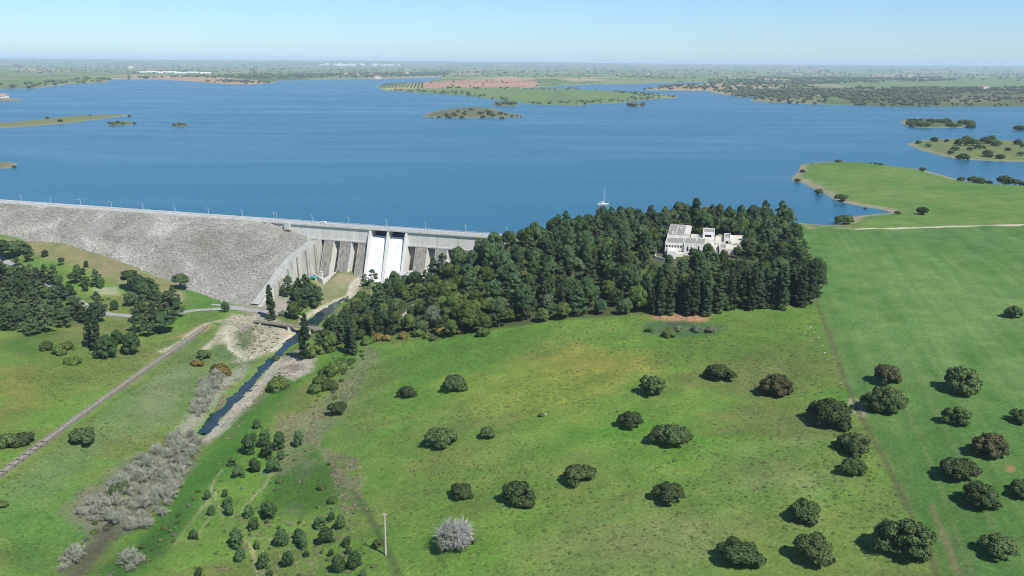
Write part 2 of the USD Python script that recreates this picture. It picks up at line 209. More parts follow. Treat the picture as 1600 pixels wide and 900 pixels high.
def sdist(poly, x, y, far=60.0):                                           # signed distance to an outline (positive inside), exact within far
    out = np.full(x.shape, -far); a, b, c, d = poly.bounds
    k = (x > a - far) & (x < c + far) & (y > b - far) & (y < d + far)
    if k.any():
        shapely.prepare(poly); bd = poly.boundary; shapely.prepare(bd)
        ins = shapely.contains_xy(poly, x[k], y[k]); ds = shapely.distance(spts(x[k], y[k]), bd)
        out[k] = np.where(ins, ds, -ds)
    return out
def ground(x, y):
    x, y = np.asarray(x, float), np.asarray(y, float); h = np.full(x.shape, -3.0)
    near = (np.hypot(x, y) < 1100)
    if near.any():
        xs, ys = x[near], y[near]; s, t = to_st(xs, ys)
        ins = shapely.contains_xy(NL, xs, ys); dsh = shapely.distance(spts(xs, ys), shore_line)
        b = H_near(np.stack([xs, ys], -1)) + (fbm2(xs, ys, 14, 3, 3) - .5) * 1.6
        onlake = ~((s < S_END - 12) & (t < 70))
        cap = np.where(onlake, .1 + dsh * .10, 99)
        b = np.minimum(b, cap)
        pz = emb_z(s, t); k = (s < S_WALL) & (s > -400) & (t > -2)
        b = np.where(k, b - np.clip(pz - b, 0, 2), b)
        rs = sdist(river_poly, xs, ys, 14) + (fbm2(xs, ys, 6, 3, 17) - .5) * 4.2 - .7; wz = rseg[rtree.query(np.stack([xs, ys], -1))[1], 2]
        rw = sstep(-9, -1, rs)
        b = np.where(rs > -9, b * (1 - rw) + rw * np.where(rs > 0, wz - np.clip(rs * .5, .05, 1.2), wz + np.clip(-rs * .22, 0.02, 2.0)), b)
        b = np.where(sdist(pit_poly, xs, ys, 3) > -.5, -32.5, b)
        h[near] = np.where(ins, b, np.maximum(-3, -dsh * .1))
    f = y > 800
    if f.any():
        xs, ys = x[f], y[f]; hf = h[f]; r = np.hypot(xs, ys)
        sd = sdist(FL, xs, ys, 400.0)
        roll = (fbm2(xs, ys, 900, 3, 5) - .4) * np.clip((r - 3000) / 3000, 0, 1) * 14 + 14 * np.clip(fbm2(xs, ys, 420, 3, 9) * 2 - .9, 0, 1) * sstep(2300, 3000, r) * (xs > 600)
        horizon = sstep(14000, 32000, r) * (75 + 120 * fbm2(xs, ys, 7000, 4, 6))
        hl = np.minimum(sd * .06, 3.5 + np.maximum(roll, 0) + horizon * (sd > 50))
        hf = np.where(sd > -60, np.maximum(hf, np.maximum(hl, -3)), hf)
        h[f] = hf
    for p in ISLP:
        a, b, c, d = p.bounds; k = (x > a - 60) & (x < c + 60) & (y > b - 60) & (y < d + 60)
        if k.any():
            sd = sdist(p, x[k], y[k], 60); h[k] = np.maximum(h[k], np.clip(np.minimum(sd * .08, 2.2 + fbm2(x[k], y[k], 40, 2, 4) * 2), -3, 9))
    return h
HG = ground(GX.ravel(), GY.ravel()).reshape(GX.shape)
H_fin = RegularGridInterpolator((gx, gy), HG, method='linear', bounds_error=False, fill_value=0.5)
def gz(x, y): return float(ground(np.array([float(x)]), np.array([float(y)]))[0])
def gp(u, v):                                                              # the point of the land that shows there in the photograph
    d = ray(u, v); t = np.linspace((12 - ZC) / d[2], (-50 - ZC) / d[2], 260); P = np.array([0, 0, ZC]) + d * t[:, None]
    h = H_fin(P[:, :2]); k = np.nonzero(P[:, 2] <= h)[0]
    if not len(k): return at(u, v, 0)
    i = max(k[0], 1); a, b = P[i - 1, 2] - h[i - 1], P[i, 2] - h[i]; w = a / (a - b + 1e-9)
    p = P[i - 1] * (1 - w) + P[i] * w; p[2] = gz(p[0], p[1]); return p
def gpoly(px): return Polygon([tuple(gp(u, v)[:2]) for u, v in px]).buffer(0)
def gline(px): return LineString([tuple(gp(u, v)[:2]) for u, v in px])
rad = np.concatenate([np.arange(110, 800, 1.6), 800 * 1.0105 ** np.arange(0, 428)])
th = np.radians(np.linspace(-56, 56, 640))
RA, TH = np.meshgrid(rad, th, indexing='ij'); TX, TY = (RA * np.sin(TH)).ravel(), (RA * np.cos(TH)).ravel()
TZ = ground(TX, TY)
# ---------------------------------------------------------------- land colours (the real colour of grass, soil, sand)
COL = np.zeros((len(TX), 3)); RT = np.hypot(TX, TY)
n_a, n_b, n_c, n_e = fbm2(TX, TY, 45, 4, 11), fbm2(TX, TY, 12, 3, 12), fbm2(TX, TY, 110, 3, 13), fbm2(TX * .45 + TY * .2, TY * 1.5 - TX * .2, 16, 4, 14)
def blend(m, c): 
    global COL
    COL = COL * (1 - m[:, None]) + m[:, None] * np.asarray(c)
def ramp(x, *stops):
    xs = [s[0] for s in stops]; return np.stack([np.interp(x, xs, [s[1][i] for s in stops]) for i in range(3)], -1)
G_MEADOW, G_LUSH, G_YEL, G_BROWN, G_CROP, SAND, DRYG = (.118, .205, .038), (.076, .182, .026), (.195, .215, .040), (.148, .165, .056), (.088, .165, .060), (.35, .315, .235), (.21, .19, .10)
COL[:] = ramp(n_a * .6 + n_e * .4, (.28, G_LUSH), (.45, G_MEADOW), (.58, (.125, .160, .042)), (.72, G_BROWN))
# far plain: a patchwork of fields
farm = RT > 1100
seeds = np.random.RandomState(3).uniform([-26000, 2300], [26000, 30000], (9000, 2)); ks = cKDTree(seeds * [1, .8])
wx, wy = TX[farm] + 160 * (fbm2(TX[farm], TY[farm], 500, 2, 21) - .5), TY[farm] + 160 * (fbm2(TX[farm], TY[farm], 500, 2, 22) - .5)
cell = ks.query(np.stack([wx, wy * .8], -1))[1]
pal = np.array([(.10, .15, .05), (.085, .13, .045), (.12, .155, .06), (.15, .165, .075), (.07, .10, .04), (.19, .17, .10), (.26, .20, .13), (.11, .14, .055)])
pick = np.random.RandomState(4).choice(len(pal), len(seeds), p=[.22, .18, .18, .13, .12, .09, .03, .05])
COL[farm] = pal[pick[cell]] * 1.25 * (.85 + .3 * fbm2(TX[farm], TY[farm], 150, 3, 23))[:, None]
def paint(poly, col, edge=3.0, amp=0.0, strength=1.0, nz=None):
    a, b, c, d = poly.bounds; m = edge + amp + 2; k = (TX > a - m) & (TX < c + m) & (TY > b - m) & (TY < d + m)
    if not k.any(): return
    sd = sdist(poly, TX[k], TY[k], m) + amp * 2 * ((nz if nz is not None else n_b)[k] - .5)
    w = np.zeros(len(TX)); w[k] = sstep(-edge / 2, edge / 2, sd) * strength; blend(w, col)
def stroke(line, w, col, edge=1.0, amp=0.0, strength=1.0): paint(line.buffer(w), col, edge, amp, strength)
# right-hand crop field with drill lines
crop = gpoly([(1228, 346), (1250, 352), (1800, 352), (1900, 560), (1800, 1000), (1490, 1000), (1455, 860), (1390, 730), (1340, 640), (1310, 570), (1285, 500), (1274, 465), (1250, 400)])
_ra, _rb = gp(1420, 560), gp(1580, 880); _rd = (_rb - _ra)[:2] / np.linalg.norm((_rb - _ra)[:2]); rowu, rowv = -TX * _rd[1] + TY * _rd[0], TX * _rd[0] + TY * _rd[1]
cropc = ramp(n_c * .38 + n_a * .17 + .45 * fbm2(rowu, rowv * .035, 2.6, 4, 31), (.3, (.060, .130, .030)), (.5, (.082, .160, .040)), (.68, (.122, .200, .060)))
w_ = sstep(-1, 1, sdist(crop, TX, TY, 5)); COL = COL * (1 - w_[:, None]) + w_[:, None] * cropc
head = gpoly([(1340, 357), (1345, 335), (1398, 331), (1340, 320), (1290, 303), (1258, 285), (1250, 270), (1255, 253), (1345, 253), (1500, 280), (1900, 300), (1900, 352), (1600, 351)])
hc = ramp(n_a * .5 + n_c * .5, (.3, (.085, .165, .035)), (.5, (.115, .185, .045)), (.7, (.150, .190, .060)))
w_ = sstep(-1, 1, sdist(head, TX, TY, 5)); COL = COL * (1 - w_[:, None]) + w_[:, None] * hc
for px, c, e, a, s in [
    ([(820, 560), (900, 540), (1010, 555), (960, 600), (880, 600)], (.225, .185, .045), 30, 14, .7), ([(720, 590), (860, 570), (1000, 590), (900, 650), (760, 640)], G_YEL, 34, 14, .55),
    ([(560, 560), (700, 530), (860, 510), (800, 560), (640, 600)], (.075, .165, .028), 20, 8, .7), ([(1000, 510), (1260, 480), (1270, 560), (1050, 560)], (.085, .150, .028), 20, 8, .7),
    ([(1130, 560), (1300, 520), (1300, 600), (1180, 640)], (.095, .125, .040), 24, 10, .5), ([(900, 820), (1100, 760), (1200, 850), (1050, 900), (880, 900)], (.15, .155, .07), 40, 20, .5),
    ([(1120, 720), (1250, 690), (1300, 760), (1180, 790)], (.155, .160, .075), 24, 12, .45), ([(680, 810), (740, 810), (760, 850), (700, 870), (660, 850)], (.070, .155, .022), 12, 5, .8),
    ([(610, 700), (720, 640), (860, 700), (800, 760), (660, 780)], (.13, .165, .045), 40, 16, .5), ([(540, 600), (620, 560), (600, 640), (560, 700), (520, 700)], (.125, .165, .05), 14, 8, .5),
    ([(1240, 640), (1320, 640), (1420, 800), (1460, 900), (1380, 900)], (.13, .145, .055), 22, 12, .45),
    # left side
    ([(0, 368), (100, 380), (170, 385), (235, 425), (300, 455), (250, 460), (180, 445), (90, 410), (0, 385)], (.200, .185, .088), 8, 6, .85),
    ([(120, 395), (180, 400), (215, 425), (160, 430)], (.205, .175, .10), 10, 6, .6), ([(0, 395), (60, 405), (120, 440), (40, 410)], (.08, .15, .04), 8, 5, .8),
    ([(0, 530), (120, 540), (180, 570), (80, 640), (0, 670)], (.105, .150, .030), 20, 10, .7), ([(0, 570), (40, 570), (60, 630), (0, 650)], (.19, .175, .045), 14, 8, .6),
    ([(300, 510), (420, 560), (310, 640), (180, 700), (60, 790), (0, 830), (0, 760), (140, 650)], (.110, .165, .060), 14, 10, .75),
    ([(200, 600), (300, 570), (290, 640), (200, 690)], (.15, .175, .085), 14, 10, .5), ([(0, 790), (120, 770), (180, 830), (100, 900), (0, 900)], (.062, .150, .030), 14, 8, .7),
    ([(330, 690), (470, 560), (500, 560), (420, 650), (300, 800), (230, 890), (160, 900)], (.055, .145, .022), 8, 5, .9), ([(245, 830), (300, 780), (260, 860), (180, 910), (160, 890)], (.040, .095, .022), 8, 4, .8),
    ([(425, 745), (455, 715), (500, 705), (530, 730), (550, 770), (500, 800), (470, 812), (420, 790)], (.052, .120, .020), 5, 4, .95), ([(470, 722), (486, 720), (484, 745), (470, 745)], (.13, .125, .10), 5, 3, .5), ([(455, 785), (475, 788), (468, 805), (452, 798)], (.13, .125, .10), 5, 3, .5),
    ([(440, 650), (500, 640), (500, 690), (450, 740), (420, 740)], (.21, .19, .115), 6, 4, .5), ([(500, 700), (560, 720), (560, 800), (520, 800)], (.13, .165, .065), 8, 6, .5),
    ([(570, 540), (500, 640), (470, 690), (500, 690), (560, 610), (600, 550)], (.15, .17, .09), 8, 6, .55),
    ([(0, 545), (40, 515), (90, 520), (60, 560)], (.06, .13, .025), 10, 5, .7), ([(0, 420), (140, 470), (140, 510), (0, 510)], (.08, .105, .04), 8, 5, .8),
    ([(300, 300 + 180), (345, 480), (340, 500), (250, 540), (290, 510)], (.12, .16, .05), 6, 4, .7), ([(262, 530), (325, 503), (335, 512), (290, 530)], (.30, .21, .12), 4, 3, .8),
    ([(285, 445), (345, 470), (365, 478), (330, 482), (280, 480), (270, 462)], (.085, .16, .035), 4, 3, .9), ([(265, 455), (283, 452), (290, 470), (272, 478)], (.27, .23, .15), 3, 2, .8),
    ([(148, 450), (185, 448), (188, 462), (150, 460)], (.36, .34, .27), 3, 2, .5), ([(45, 428), (60, 424), (75, 432), (62, 440)], (.30, .29, .26), 3, 2, .5),
    # dirt around the dam foot and the river
    ([(373, 476), (420, 460), (450, 470), (470, 475), (450, 490), (410, 500), (390, 500)], (.26, .235, .18), 4, 2, .9), ([(385, 470), (425, 458), (430, 462), (400, 475)], (.17, .15, .09), 2, 1, .9),
    ([(360, 490), (420, 492), (470, 520), (440, 545), (400, 562), (375, 565), (350, 540), (325, 545), (345, 515)], SAND, 5, 4, .95), ([(365, 520), (395, 510), (400, 530), (385, 550), (372, 545)], (.09, .12, .05), 3, 2, .9), ([(372, 512), (392, 506), (395, 514), (376, 520)], (.22, .205, .19), 3, 1.5, .9), ([(330, 538), (355, 535), (368, 560), (335, 565)], (.085, .14, .05), 4, 3, .9),
    ([(495, 436), (560, 432), (580, 440), (560, 460), (520, 475), (500, 478), (488, 460)], (.24, .215, .13), 4, 3, .85), ([(505, 450), (550, 445), (545, 460), (500, 472)], (.13, .15, .07), 4, 3, .7),
    ([(560, 432), (580, 438), (553, 462), (520, 478), (490, 492), (470, 503), (465, 496), (500, 480), (540, 460)], (.42, .37, .29), 3, 1.5, .95), ([(428, 462), (480, 466), (470, 486), (440, 490), (410, 486)], (.28, .27, .23), 3, 2, .6),
    ([(432, 560), (470, 545), (492, 560), (490, 580), (460, 594), (436, 590), (418, 600), (400, 620), (380, 645), (350, 672), (325, 695), (312, 690), (345, 655), (400, 600)], (.36, .325, .26), 3, 2, .95), ([(440, 572), (468, 566), (474, 576), (452, 584)], (.18, .15, .12), 2, 1, .8), ([(440, 556), (480, 540), (485, 552), (450, 562)], (.20, .175, .13), 3, 2, .9),
    ([(390, 565), (380, 585), (340, 625), (310, 660), (290, 690), (270, 690), (300, 640), (350, 590)], (.27, .255, .20), 4, 3, .9), ([(520, 486), (545, 474), (550, 470), (545, 490), (520, 505)], (.17, .17, .10), 3, 2, .8),
    ([(100, 800), (200, 720), (290, 680), (320, 690), (280, 760), (210, 830), (150, 840)], (.14, .13, .10), 6, 4, .85), ([(125, 860), (165, 820), (185, 835), (140, 890), (125, 905), (95, 905)], (.09, .08, .055), 4, 2, .9),
    # meadow edge by the wood
    ([(1018, 490), (1060, 487), (1108, 490), (1104, 501), (1045, 503), (1022, 498)], (.34, .19, .11), 3, 2, .95), ([(1005, 506), (1060, 502), (1130, 508), (1125, 522), (1060, 528), (1010, 520)], (.060, .115, .052), 4, 3, .85), ([(1040, 503), (1070, 503), (1080, 508), (1045, 509)], (.06, .075, .05), 2, 1, .8),
    ([(960, 480), (1010, 440), (1040, 415), (1030, 460), (990, 490)], (.075, .155, .028), 5, 3, .9), ([(1200, 470), (1270, 465), (1265, 478), (1200, 482)], (.11, .135, .05), 4, 2, .6), ([(500, 530), (700, 515), (860, 490), (860, 500), (700, 528), (500, 548)], (.085, .13, .03), 4, 3, .7),
    ([(1015, 405), (1030, 390), (1060, 408), (1060, 420), (1035, 415)], (.40, .37, .29), 3, 1.5, .8), ([(1120, 400), (1160, 395), (1155, 412), (1110, 416)], (.36, .33, .25), 3, 1.5, .7),
    ([(1330, 620), (1336, 622), (1350, 648), (1346, 652), (1334, 638)], (.42, .36, .27), 2, 1, .95), ([(1576, 728), (1584, 730), (1582, 738), (1575, 736)], (.33, .17, .09), 1.5, 1, .9), ([(1438, 592), (1456, 590), (1450, 600)], (.17, .18, .09), 4, 2, .6),
]:
    paint(gpoly(px), c, e, a, s)
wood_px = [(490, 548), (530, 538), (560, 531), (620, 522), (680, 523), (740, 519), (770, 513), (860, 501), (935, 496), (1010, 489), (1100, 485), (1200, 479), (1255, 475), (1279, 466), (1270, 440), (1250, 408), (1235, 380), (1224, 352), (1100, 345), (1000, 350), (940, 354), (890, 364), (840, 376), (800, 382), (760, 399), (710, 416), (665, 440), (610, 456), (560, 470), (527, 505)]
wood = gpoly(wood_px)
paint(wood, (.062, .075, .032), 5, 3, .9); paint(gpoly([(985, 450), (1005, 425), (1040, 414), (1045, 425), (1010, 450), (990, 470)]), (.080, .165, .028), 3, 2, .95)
# paths
for px, w, c in [([(628, 500), (633, 490), (640, 482), (655, 470)], 1.6, (.42, .40, .34)), ([(1340, 358), (1400, 357), (1480, 354), (1560, 352), (1640, 351)], 2.2, (.45, .40, .29)), ([(1274, 465), (1290, 510), (1312, 570), (1340, 640), (1385, 725), (1450, 860), (1470, 920)], .8, (.10, .10, .045)),
                 ([(310, 838), (330, 805), (325, 780), (335, 750), (348, 733)], .4, (.25, .26, .13)), ([(352, 825), (345, 800), (335, 770)], .35, (.25, .26, .13)), ([(358, 828), (375, 800), (400, 772), (413, 760), (425, 740)], .38, (.26, .26, .14)), ([(381, 842), (395, 860), (400, 890), (405, 905)], .45, (.30, .29, .15)), ([(356, 830), (360, 815), (366, 800)], .35, (.25, .26, .13)), ([(275, 848), (300, 815), (318, 790)], .35, (.24, .25, .13)), ([(381, 840), (430, 842)], .35, (.23, .24, .13)),
                 ([(548, 760), (575, 800), (605, 860), (625, 905)], 1.0, (.075, .11, .035)), ([(440, 655), (500, 700), (548, 760)], .8, (.17, .17, .09)), ([(1455, 790), (1480, 850), (1500, 900)], .8, (.17, .15, .075)), ([(1420, 560), (1460, 640), (1520, 760), (1580, 880)], .5, (.12, .165, .06)), ([(1400, 600), (1440, 690), (1480, 790), (1520, 900)], .5, (.125, .16, .06)),
                 ([(0, 758), (85, 697), (170, 634), (255, 573), (330, 516)], 1.3, (.105, .155, .035)), ([(252, 550), (310, 512), (350, 500), (380, 495)], 1.4, (.36, .33, .24)), ([(320, 545), (345, 520), (385, 500)], 1.6, (.36, .33, .25)), ([(352, 520), (360, 545), (385, 562), (430, 545), (455, 525)], 1.5, (.46, .42, .32)), ([(150, 470), (160, 480), (150, 500)], 1.2, (.34, .33, .27)), ([(205, 445), (213, 450), (214, 470)], .7, (.34, .33, .28))]:
    stroke(gline(px), w, c, 1.2, .6, .9)
# shores: a pale margin of bare soil round every piece of land on the lake
kk = (TZ > -.9) & (RT > 560) & (TY > 440); hb_ = .5 + 1.0 * n_b
blend(np.where(kk, .85 * (1 - sstep(hb_ * .6, hb_ * 1.2, TZ)), 0.), (.25, .21, .15))
for i, c in ((0, (.075, .10, .04)), (1, (.08, .10, .04)), (2, (.13, .155, .06)), (3, (.12, .12, .065)), (4, (.15, .155, .075)), (5, (.15, .14, .07)), (6, (.20, .17, .11)), (9, (.12, .13, .06)), (10, (.12, .13, .06)), (7, (.10, .11, .05)), (8, (.10, .11, .05))):
    paint(ISLP[i].buffer(-6) if i < 7 else ISLP[i], c, 14, 8, .85)
for px, c, s in [([(588, 136), (600, 131), (658, 129.5), (660, 138), (602, 140)], (.30, .30, .13), .9), ([(660, 129), (720, 126.5), (800, 124), (842, 128), (840, 135), (790, 137), (660, 138.5)], (.36, .19, .125), .9), ([(690, 133), (840, 130), (840, 132), (700, 136)], (.40, .27, .19), .7), ([(740, 122), (800, 120), (860, 124), (800, 127)], (.40, .25, .16), .7), ([(870, 124), (900, 121), (950, 126), (900, 129)], (.36, .28, .17), .7),
                 ([(602, 141), (840, 139), (960, 144), (1025, 149), (1000, 156), (920, 162), (830, 162), (760, 152), (680, 145)], (.125, .185, .065), .9), ([(850, 140), (880, 141), (900, 163), (870, 163)], (.105, .155, .075), .5),
                 ([(170, 123), (250, 118), (330, 121), (430, 128), (390, 131.5), (340, 130), (260, 125)], (.38, .23, .15), .85), ([(60, 136), (110, 130.5), (165, 128), (100, 131)], (.42, .36, .26), .8), ([(-50, 138), (50, 137), (80, 133), (0, 130), (-50, 130)], (.15, .16, .07), .7), ([(590, 122), (650, 119), (690, 119), (680, 120.5)], (.33, .24, .16), .8),
                 ([(1005, 141), (1035, 135), (1070, 132.5), (1180, 134), (1250, 138), (1180, 143), (1130, 146), (1100, 141)], (.30, .22, .14), .85), ([(1300, 129), (1420, 124), (1600, 124), (1700, 138), (1500, 139), (1330, 140)], (.13, .185, .075), .85), ([(1130, 147), (1200, 145), (1280, 146), (1290, 162), (1200, 159)], (.17, .165, .09), .8), ([(1280, 147), (1400, 140), (1600, 142), (1800, 144), (1800, 167), (1465, 166.5), (1340, 164)], (.095, .10, .05), .9), ([(1440, 148), (1560, 150), (1560, 162), (1450, 163)], (.17, .16, .09), .6), ([(1330, 120), (1420, 117), (1480, 119), (1420, 122)], (.34, .25, .17), .7)]:
    paint(Polygon(land(px, 3.0)).buffer(0), c, 40, 20, s)
COL = np.clip(COL * (.86 + .28 * n_b)[:, None], .005, .9)
# ---------------------------------------------------------------- land as structure: one sheet cut into its named pieces
nA, nB = RA.shape
ii, jj = np.meshgrid(np.arange(nA - 1), np.arange(nB - 1), indexing='ij')
Q = np.stack([ii * nB + jj, ii * nB + jj + 1, (ii + 1) * nB + jj + 1, (ii + 1) * nB + jj], -1).reshape(-1, 4)
V = np.stack([TX, TY, TZ], -1)
inNL = shapely.contains_xy(NL, TX, TY) & (np.hypot(TX, TY) < 1300)
Q = Q[(TZ[Q].max(1) > -2.2) | inNL[Q].any(1)]
Fc = V[Q].mean(1); fs, ft = to_st(Fc[:, 0], Fc[:, 1])
NRM = np.zeros_like(V); fn = np.cross(V[Q[:, 1]] - V[Q[:, 0]], V[Q[:, 3]] - V[Q[:, 0]])
for c in range(4): np.add.at(NRM, Q[:, c], fn)
NRM /= np.linalg.norm(NRM, axis=1, keepdims=True) + 1e-12; NRM[NRM[:, 2] < 0] *= -1
cls = np.full(len(Q), 0); rF = np.hypot(Fc[:, 0], Fc[:, 1])
cls[rF < 1100] = 1                                                         # meadow
valley = gpoly([(-400, 300), (470, 480), (545, 455), (560, 540), (500, 640), (470, 690), (545, 760), (620, 900), (640, 1100), (-400, 1100)])
inn = lambda p: shapely.contains_xy(p, Fc[:, 0], Fc[:, 1])
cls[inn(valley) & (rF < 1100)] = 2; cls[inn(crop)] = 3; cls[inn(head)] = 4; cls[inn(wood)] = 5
for i, p in enumerate(ISLP): cls[inn(p.buffer(45)) & ~inn(FL)] = 10 + i
def land_mesh(name, sel):
    q = Q[sel]; k, inv = np.unique(q, return_inverse=True); q = inv.reshape(-1, 4)
    m = UsdGeom.Mesh.Define(stage, numbered('/World', name))
    m.CreatePointsAttr(Vt.Vec3fArray.FromNumpy(V[k].astype(np.float32))); m.CreateFaceVertexCountsAttr(Vt.IntArray.FromNumpy(np.full(len(q), 4, np.int32)))
    m.CreateFaceVertexIndicesAttr(Vt.IntArray.FromNumpy(q.astype(np.int32).ravel())); m.CreateSubdivisionSchemeAttr('none')
    m.CreateNormalsAttr(Vt.Vec3fArray.FromNumpy(NRM[k].astype(np.float32))); m.SetNormalsInterpolation('vertex')
    UsdGeom.PrimvarsAPI(m).CreatePrimvar('landcolor', Sdf.ValueTypeNames.Color3fArray, 'vertex').Set(Vt.Vec3fArray.FromNumpy(COL[k].astype(np.float32)))
    UsdShade.MaterialBindingAPI.Apply(m.GetPrim()).Bind(M['ground']); tag(m.GetPrim(), kind='structure')
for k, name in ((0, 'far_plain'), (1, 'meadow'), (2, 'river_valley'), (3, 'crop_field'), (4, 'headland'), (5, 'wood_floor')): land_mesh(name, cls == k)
for i in range(len(ISLP)):
    if (cls == 10 + i).any(): land_mesh('island', cls == 10 + i)
# lake and river

lake = Polygon([(-40000, 300), (-1400, 860), tuple(dam(-500, -2, 0)[:2]), (1400, 430), (40000, 300), (40000, 20000), (-40000, 20000)])
lk = Polygon([tuple(dam(-900, -2, 0)[:2]), tuple(dam(S_END + 2, -2, 0)[:2])] + [tuple(p) for p in list(shore_line.simplify(.5).coords)] + [(3000, 300), (12000, 1500), (14000, 12000), (-14000, 12000), (-14000, 3000)]).buffer(4).difference(Polygon([tuple(dam(-900, -1.5, 0)[:2]), tuple(dam(S_END, -1.5, 0)[:2]), tuple(dam(S_END, 60, 0)[:2]), tuple(dam(-900, 60, 0)[:2])]))
lk = max(getattr(lk, 'geoms', [lk]), key=lambda g: g.area)
v2, f2 = trimesh.creation.triangulate_polygon(lk, engine='earcut')
obj('lake_water', trimesh.Trimesh(np.c_[v2, np.zeros(len(v2))], f2, process=False), M['water'], kind='structure')
def ribbon(rows, k=6):
    P = []
    for i in range(len(rows) - 1):
        for q in range(4):
            a = rows[i][0] + (rows[i + 1][0] - rows[i][0]) * q / 4; b = rows[i][1] + (rows[i + 1][1] - rows[i][1]) * q / 4; e = (b - a) * .35
            P.append([a - e + (b - a + 2 * e) * j / k for j in range(k + 1)])
    return grid_mesh(np.array(P))
for nm, rows, mm in (('river_water', RR[:len(RIV)], M['river']), ('stream_water', RR[len(RIV) - 1:], M['stream'])):
    rm = ribbon(rows); rm.invert() if rm.face_normals[:, 2].mean() < 0 else None
    obj(nm, rm, mm, smooth=True, kind='structure')
def strip(px, w, name, lift=.12, step=3.0, m=M['road'], wv=None):
    L = gline(px); n = int(L.length / step) + 1; C = np.array([L.interpolate(i / n, normalized=True).coords[0] for i in range(n + 1)])
    for _ in range(4): C[1:-1] = (C[:-2] + 2 * C[1:-1] + C[2:]) / 4
    t = np.gradient(C, axis=0); t /= np.linalg.norm(t, axis=1, keepdims=True); no = np.c_[-t[:, 1], t[:, 0]]
    P = []
    for o in np.linspace(-w / 2, w / 2, 5):
        q = C + no * o; P.append(np.c_[q, ground(q[:, 0], q[:, 1])])
    P = np.array(P); P[:, :, 2] = np.maximum(P[:, :, 2], P[:, :, 2].mean(0)) + lift
    g = grid_mesh(P); g.invert() if g.face_normals[:, 2].mean() < 0 else None
    return obj(name, g, m, smooth=True, kind='structure')
strip([(-40, 392), (0, 403), (25, 415), (45, 430), (62, 437), (90, 452), (120, 470), (150, 487), (175, 492), (205, 494), (240, 494), (280, 489), (320, 484), (360, 481), (385, 484), (415, 489)], 5.5, 'road')
strip([(330, 476), (356, 477), (376, 481), (395, 488)], 3.5, 'road')
# ---------------------------------------------------------------- rockfill embankment
emb = thing('rockfill_embankment', 'long grey rockfill dam slope left of the concrete buttresses', 'dam')
ss, tt = np.arange(-160, S_WALL + .1, 1.1), np.concatenate([np.linspace(-14, -4, 4), np.linspace(-3.9, 3.9, 4), np.arange(4, 84, 1.0)])
SS, TT = np.meshgrid(ss, tt, indexing='ij'); ZZ = np.where(TT < -4, 2.9 + (TT + 4) / 2, np.where(TT < 4, 2.9, emb_z(SS, np.maximum(TT, 4))))
PX, PY = DA[0] + dd[0] * SS + dn[0] * TT, DA[1] + dd[1] * SS + dn[1] * TT
ZZ = np.where((SS > S_CONC) & (TT < 4.2), np.minimum(ZZ, emb_z(SS, 4.0) - .5), ZZ)
rough = (TT > 5) * np.clip((S_WALL - SS) / 3, 0, 1)
ZZ = ZZ + rough * ((fbm2(PX.ravel(), PY.ravel(), 1.6, 3, 41).reshape(PX.shape) - .5) * 1.1 + (fbm2(PX.ravel(), PY.ravel(), 16, 3, 42).reshape(PX.shape) - .5) * 1.6)
em = grid_mesh(np.stack([PX, PY, ZZ], -1)); em.invert() if em.face_normals[:, 2].mean() < 0 else None
obj('slope', em, M['rockfill'], emb)
def dbox(s0, s1, t0, t1, z0, z1): return hexa([dam(s, t, z) for s in (s0, s1) for t in (t0, t1) for z in (z0, z1)])
obj('crest_road', dbox(-160, S_CONC - .01, -3.2, 3.2, 2.5, 3.05), M['road'], emb)
for t0, t1 in ((-4.2, -3.3), (3.3, 4.4)): obj('parapet', dbox(-160, S_CONC - .01, t0, t1, 2.2, 3.9), M['concrete_pale'], emb)
strip_p = np.array([[dam(s, t, emb_z(s, t) + .9) for t in np.linspace(9, 80, 34)] for s in np.linspace(S_WALL - 6.0, S_WALL - .4, 4)])
ap = grid_mesh(strip_p); ap.invert() if ap.face_normals[:, 2].mean() < 0 else None
obj('apron', ap, M['apron'], emb)
rs_ = np.random.RandomState(5)
def rock_mesh(seed):
    m = trimesh.creation.icosphere(1, 1.0); r = np.random.RandomState(seed); m.vertices *= (1 + .35 * (r.rand(len(m.vertices), 1) - .5)); m.vertices *= [1, .75, .6]; return m
def instancer(path, protos, pos, idx, rz, sc, tilt=0.0, **kw):
    pi = UsdGeom.PointInstancer.Define(stage, path); ts = []
    for k, (pm, pmat) in enumerate(protos):
        usdkit.mesh(stage, f'{path}/shape_{k:03d}', pm, pmat); ts.append(f'{path}/shape_{k:03d}')
    pi.CreatePrototypesRel().SetTargets([Sdf.Path(t) for t in ts]); pi.CreatePositionsAttr(Vt.Vec3fArray.FromNumpy(np.asarray(pos, np.float32))); pi.CreateProtoIndicesAttr(Vt.IntArray.FromNumpy(np.asarray(idx, np.int32)))
    pi.CreateScalesAttr(Vt.Vec3fArray.FromNumpy(np.asarray(sc, np.float32)))
    pi.CreateOrientationsAttr(Vt.QuathArray([Gf.Quath(float(math.cos(a / 2)), 0., 0., float(math.sin(a / 2))) for a in rz]))
    return tag(pi.GetPrim(), **kw)
nr = 26000; s_, t_ = rs_.uniform(-110, S_WALL - 6, nr), 5 + 76 * rs_.rand(nr)
px_, py_ = DA[0] + dd[0] * s_ + dn[0] * t_, DA[1] + dd[1] * s_ + dn[1] * t_; ez = emb_z(s_, t_); ok = (ez > ground(px_, py_) - .4) & ~((s_ > S_CONC) & (t_ < 8))
px_, py_, ez = px_[ok], py_[ok], ez[ok]; ez += (fbm2(px_, py_, 16, 3, 42) - .5) * 1.6
sz = .28 + .8 * rs_.rand(len(px_)) ** 4; sz = sz * (.7 + .7 * fbm2(px_, py_, 22, 2, 44))
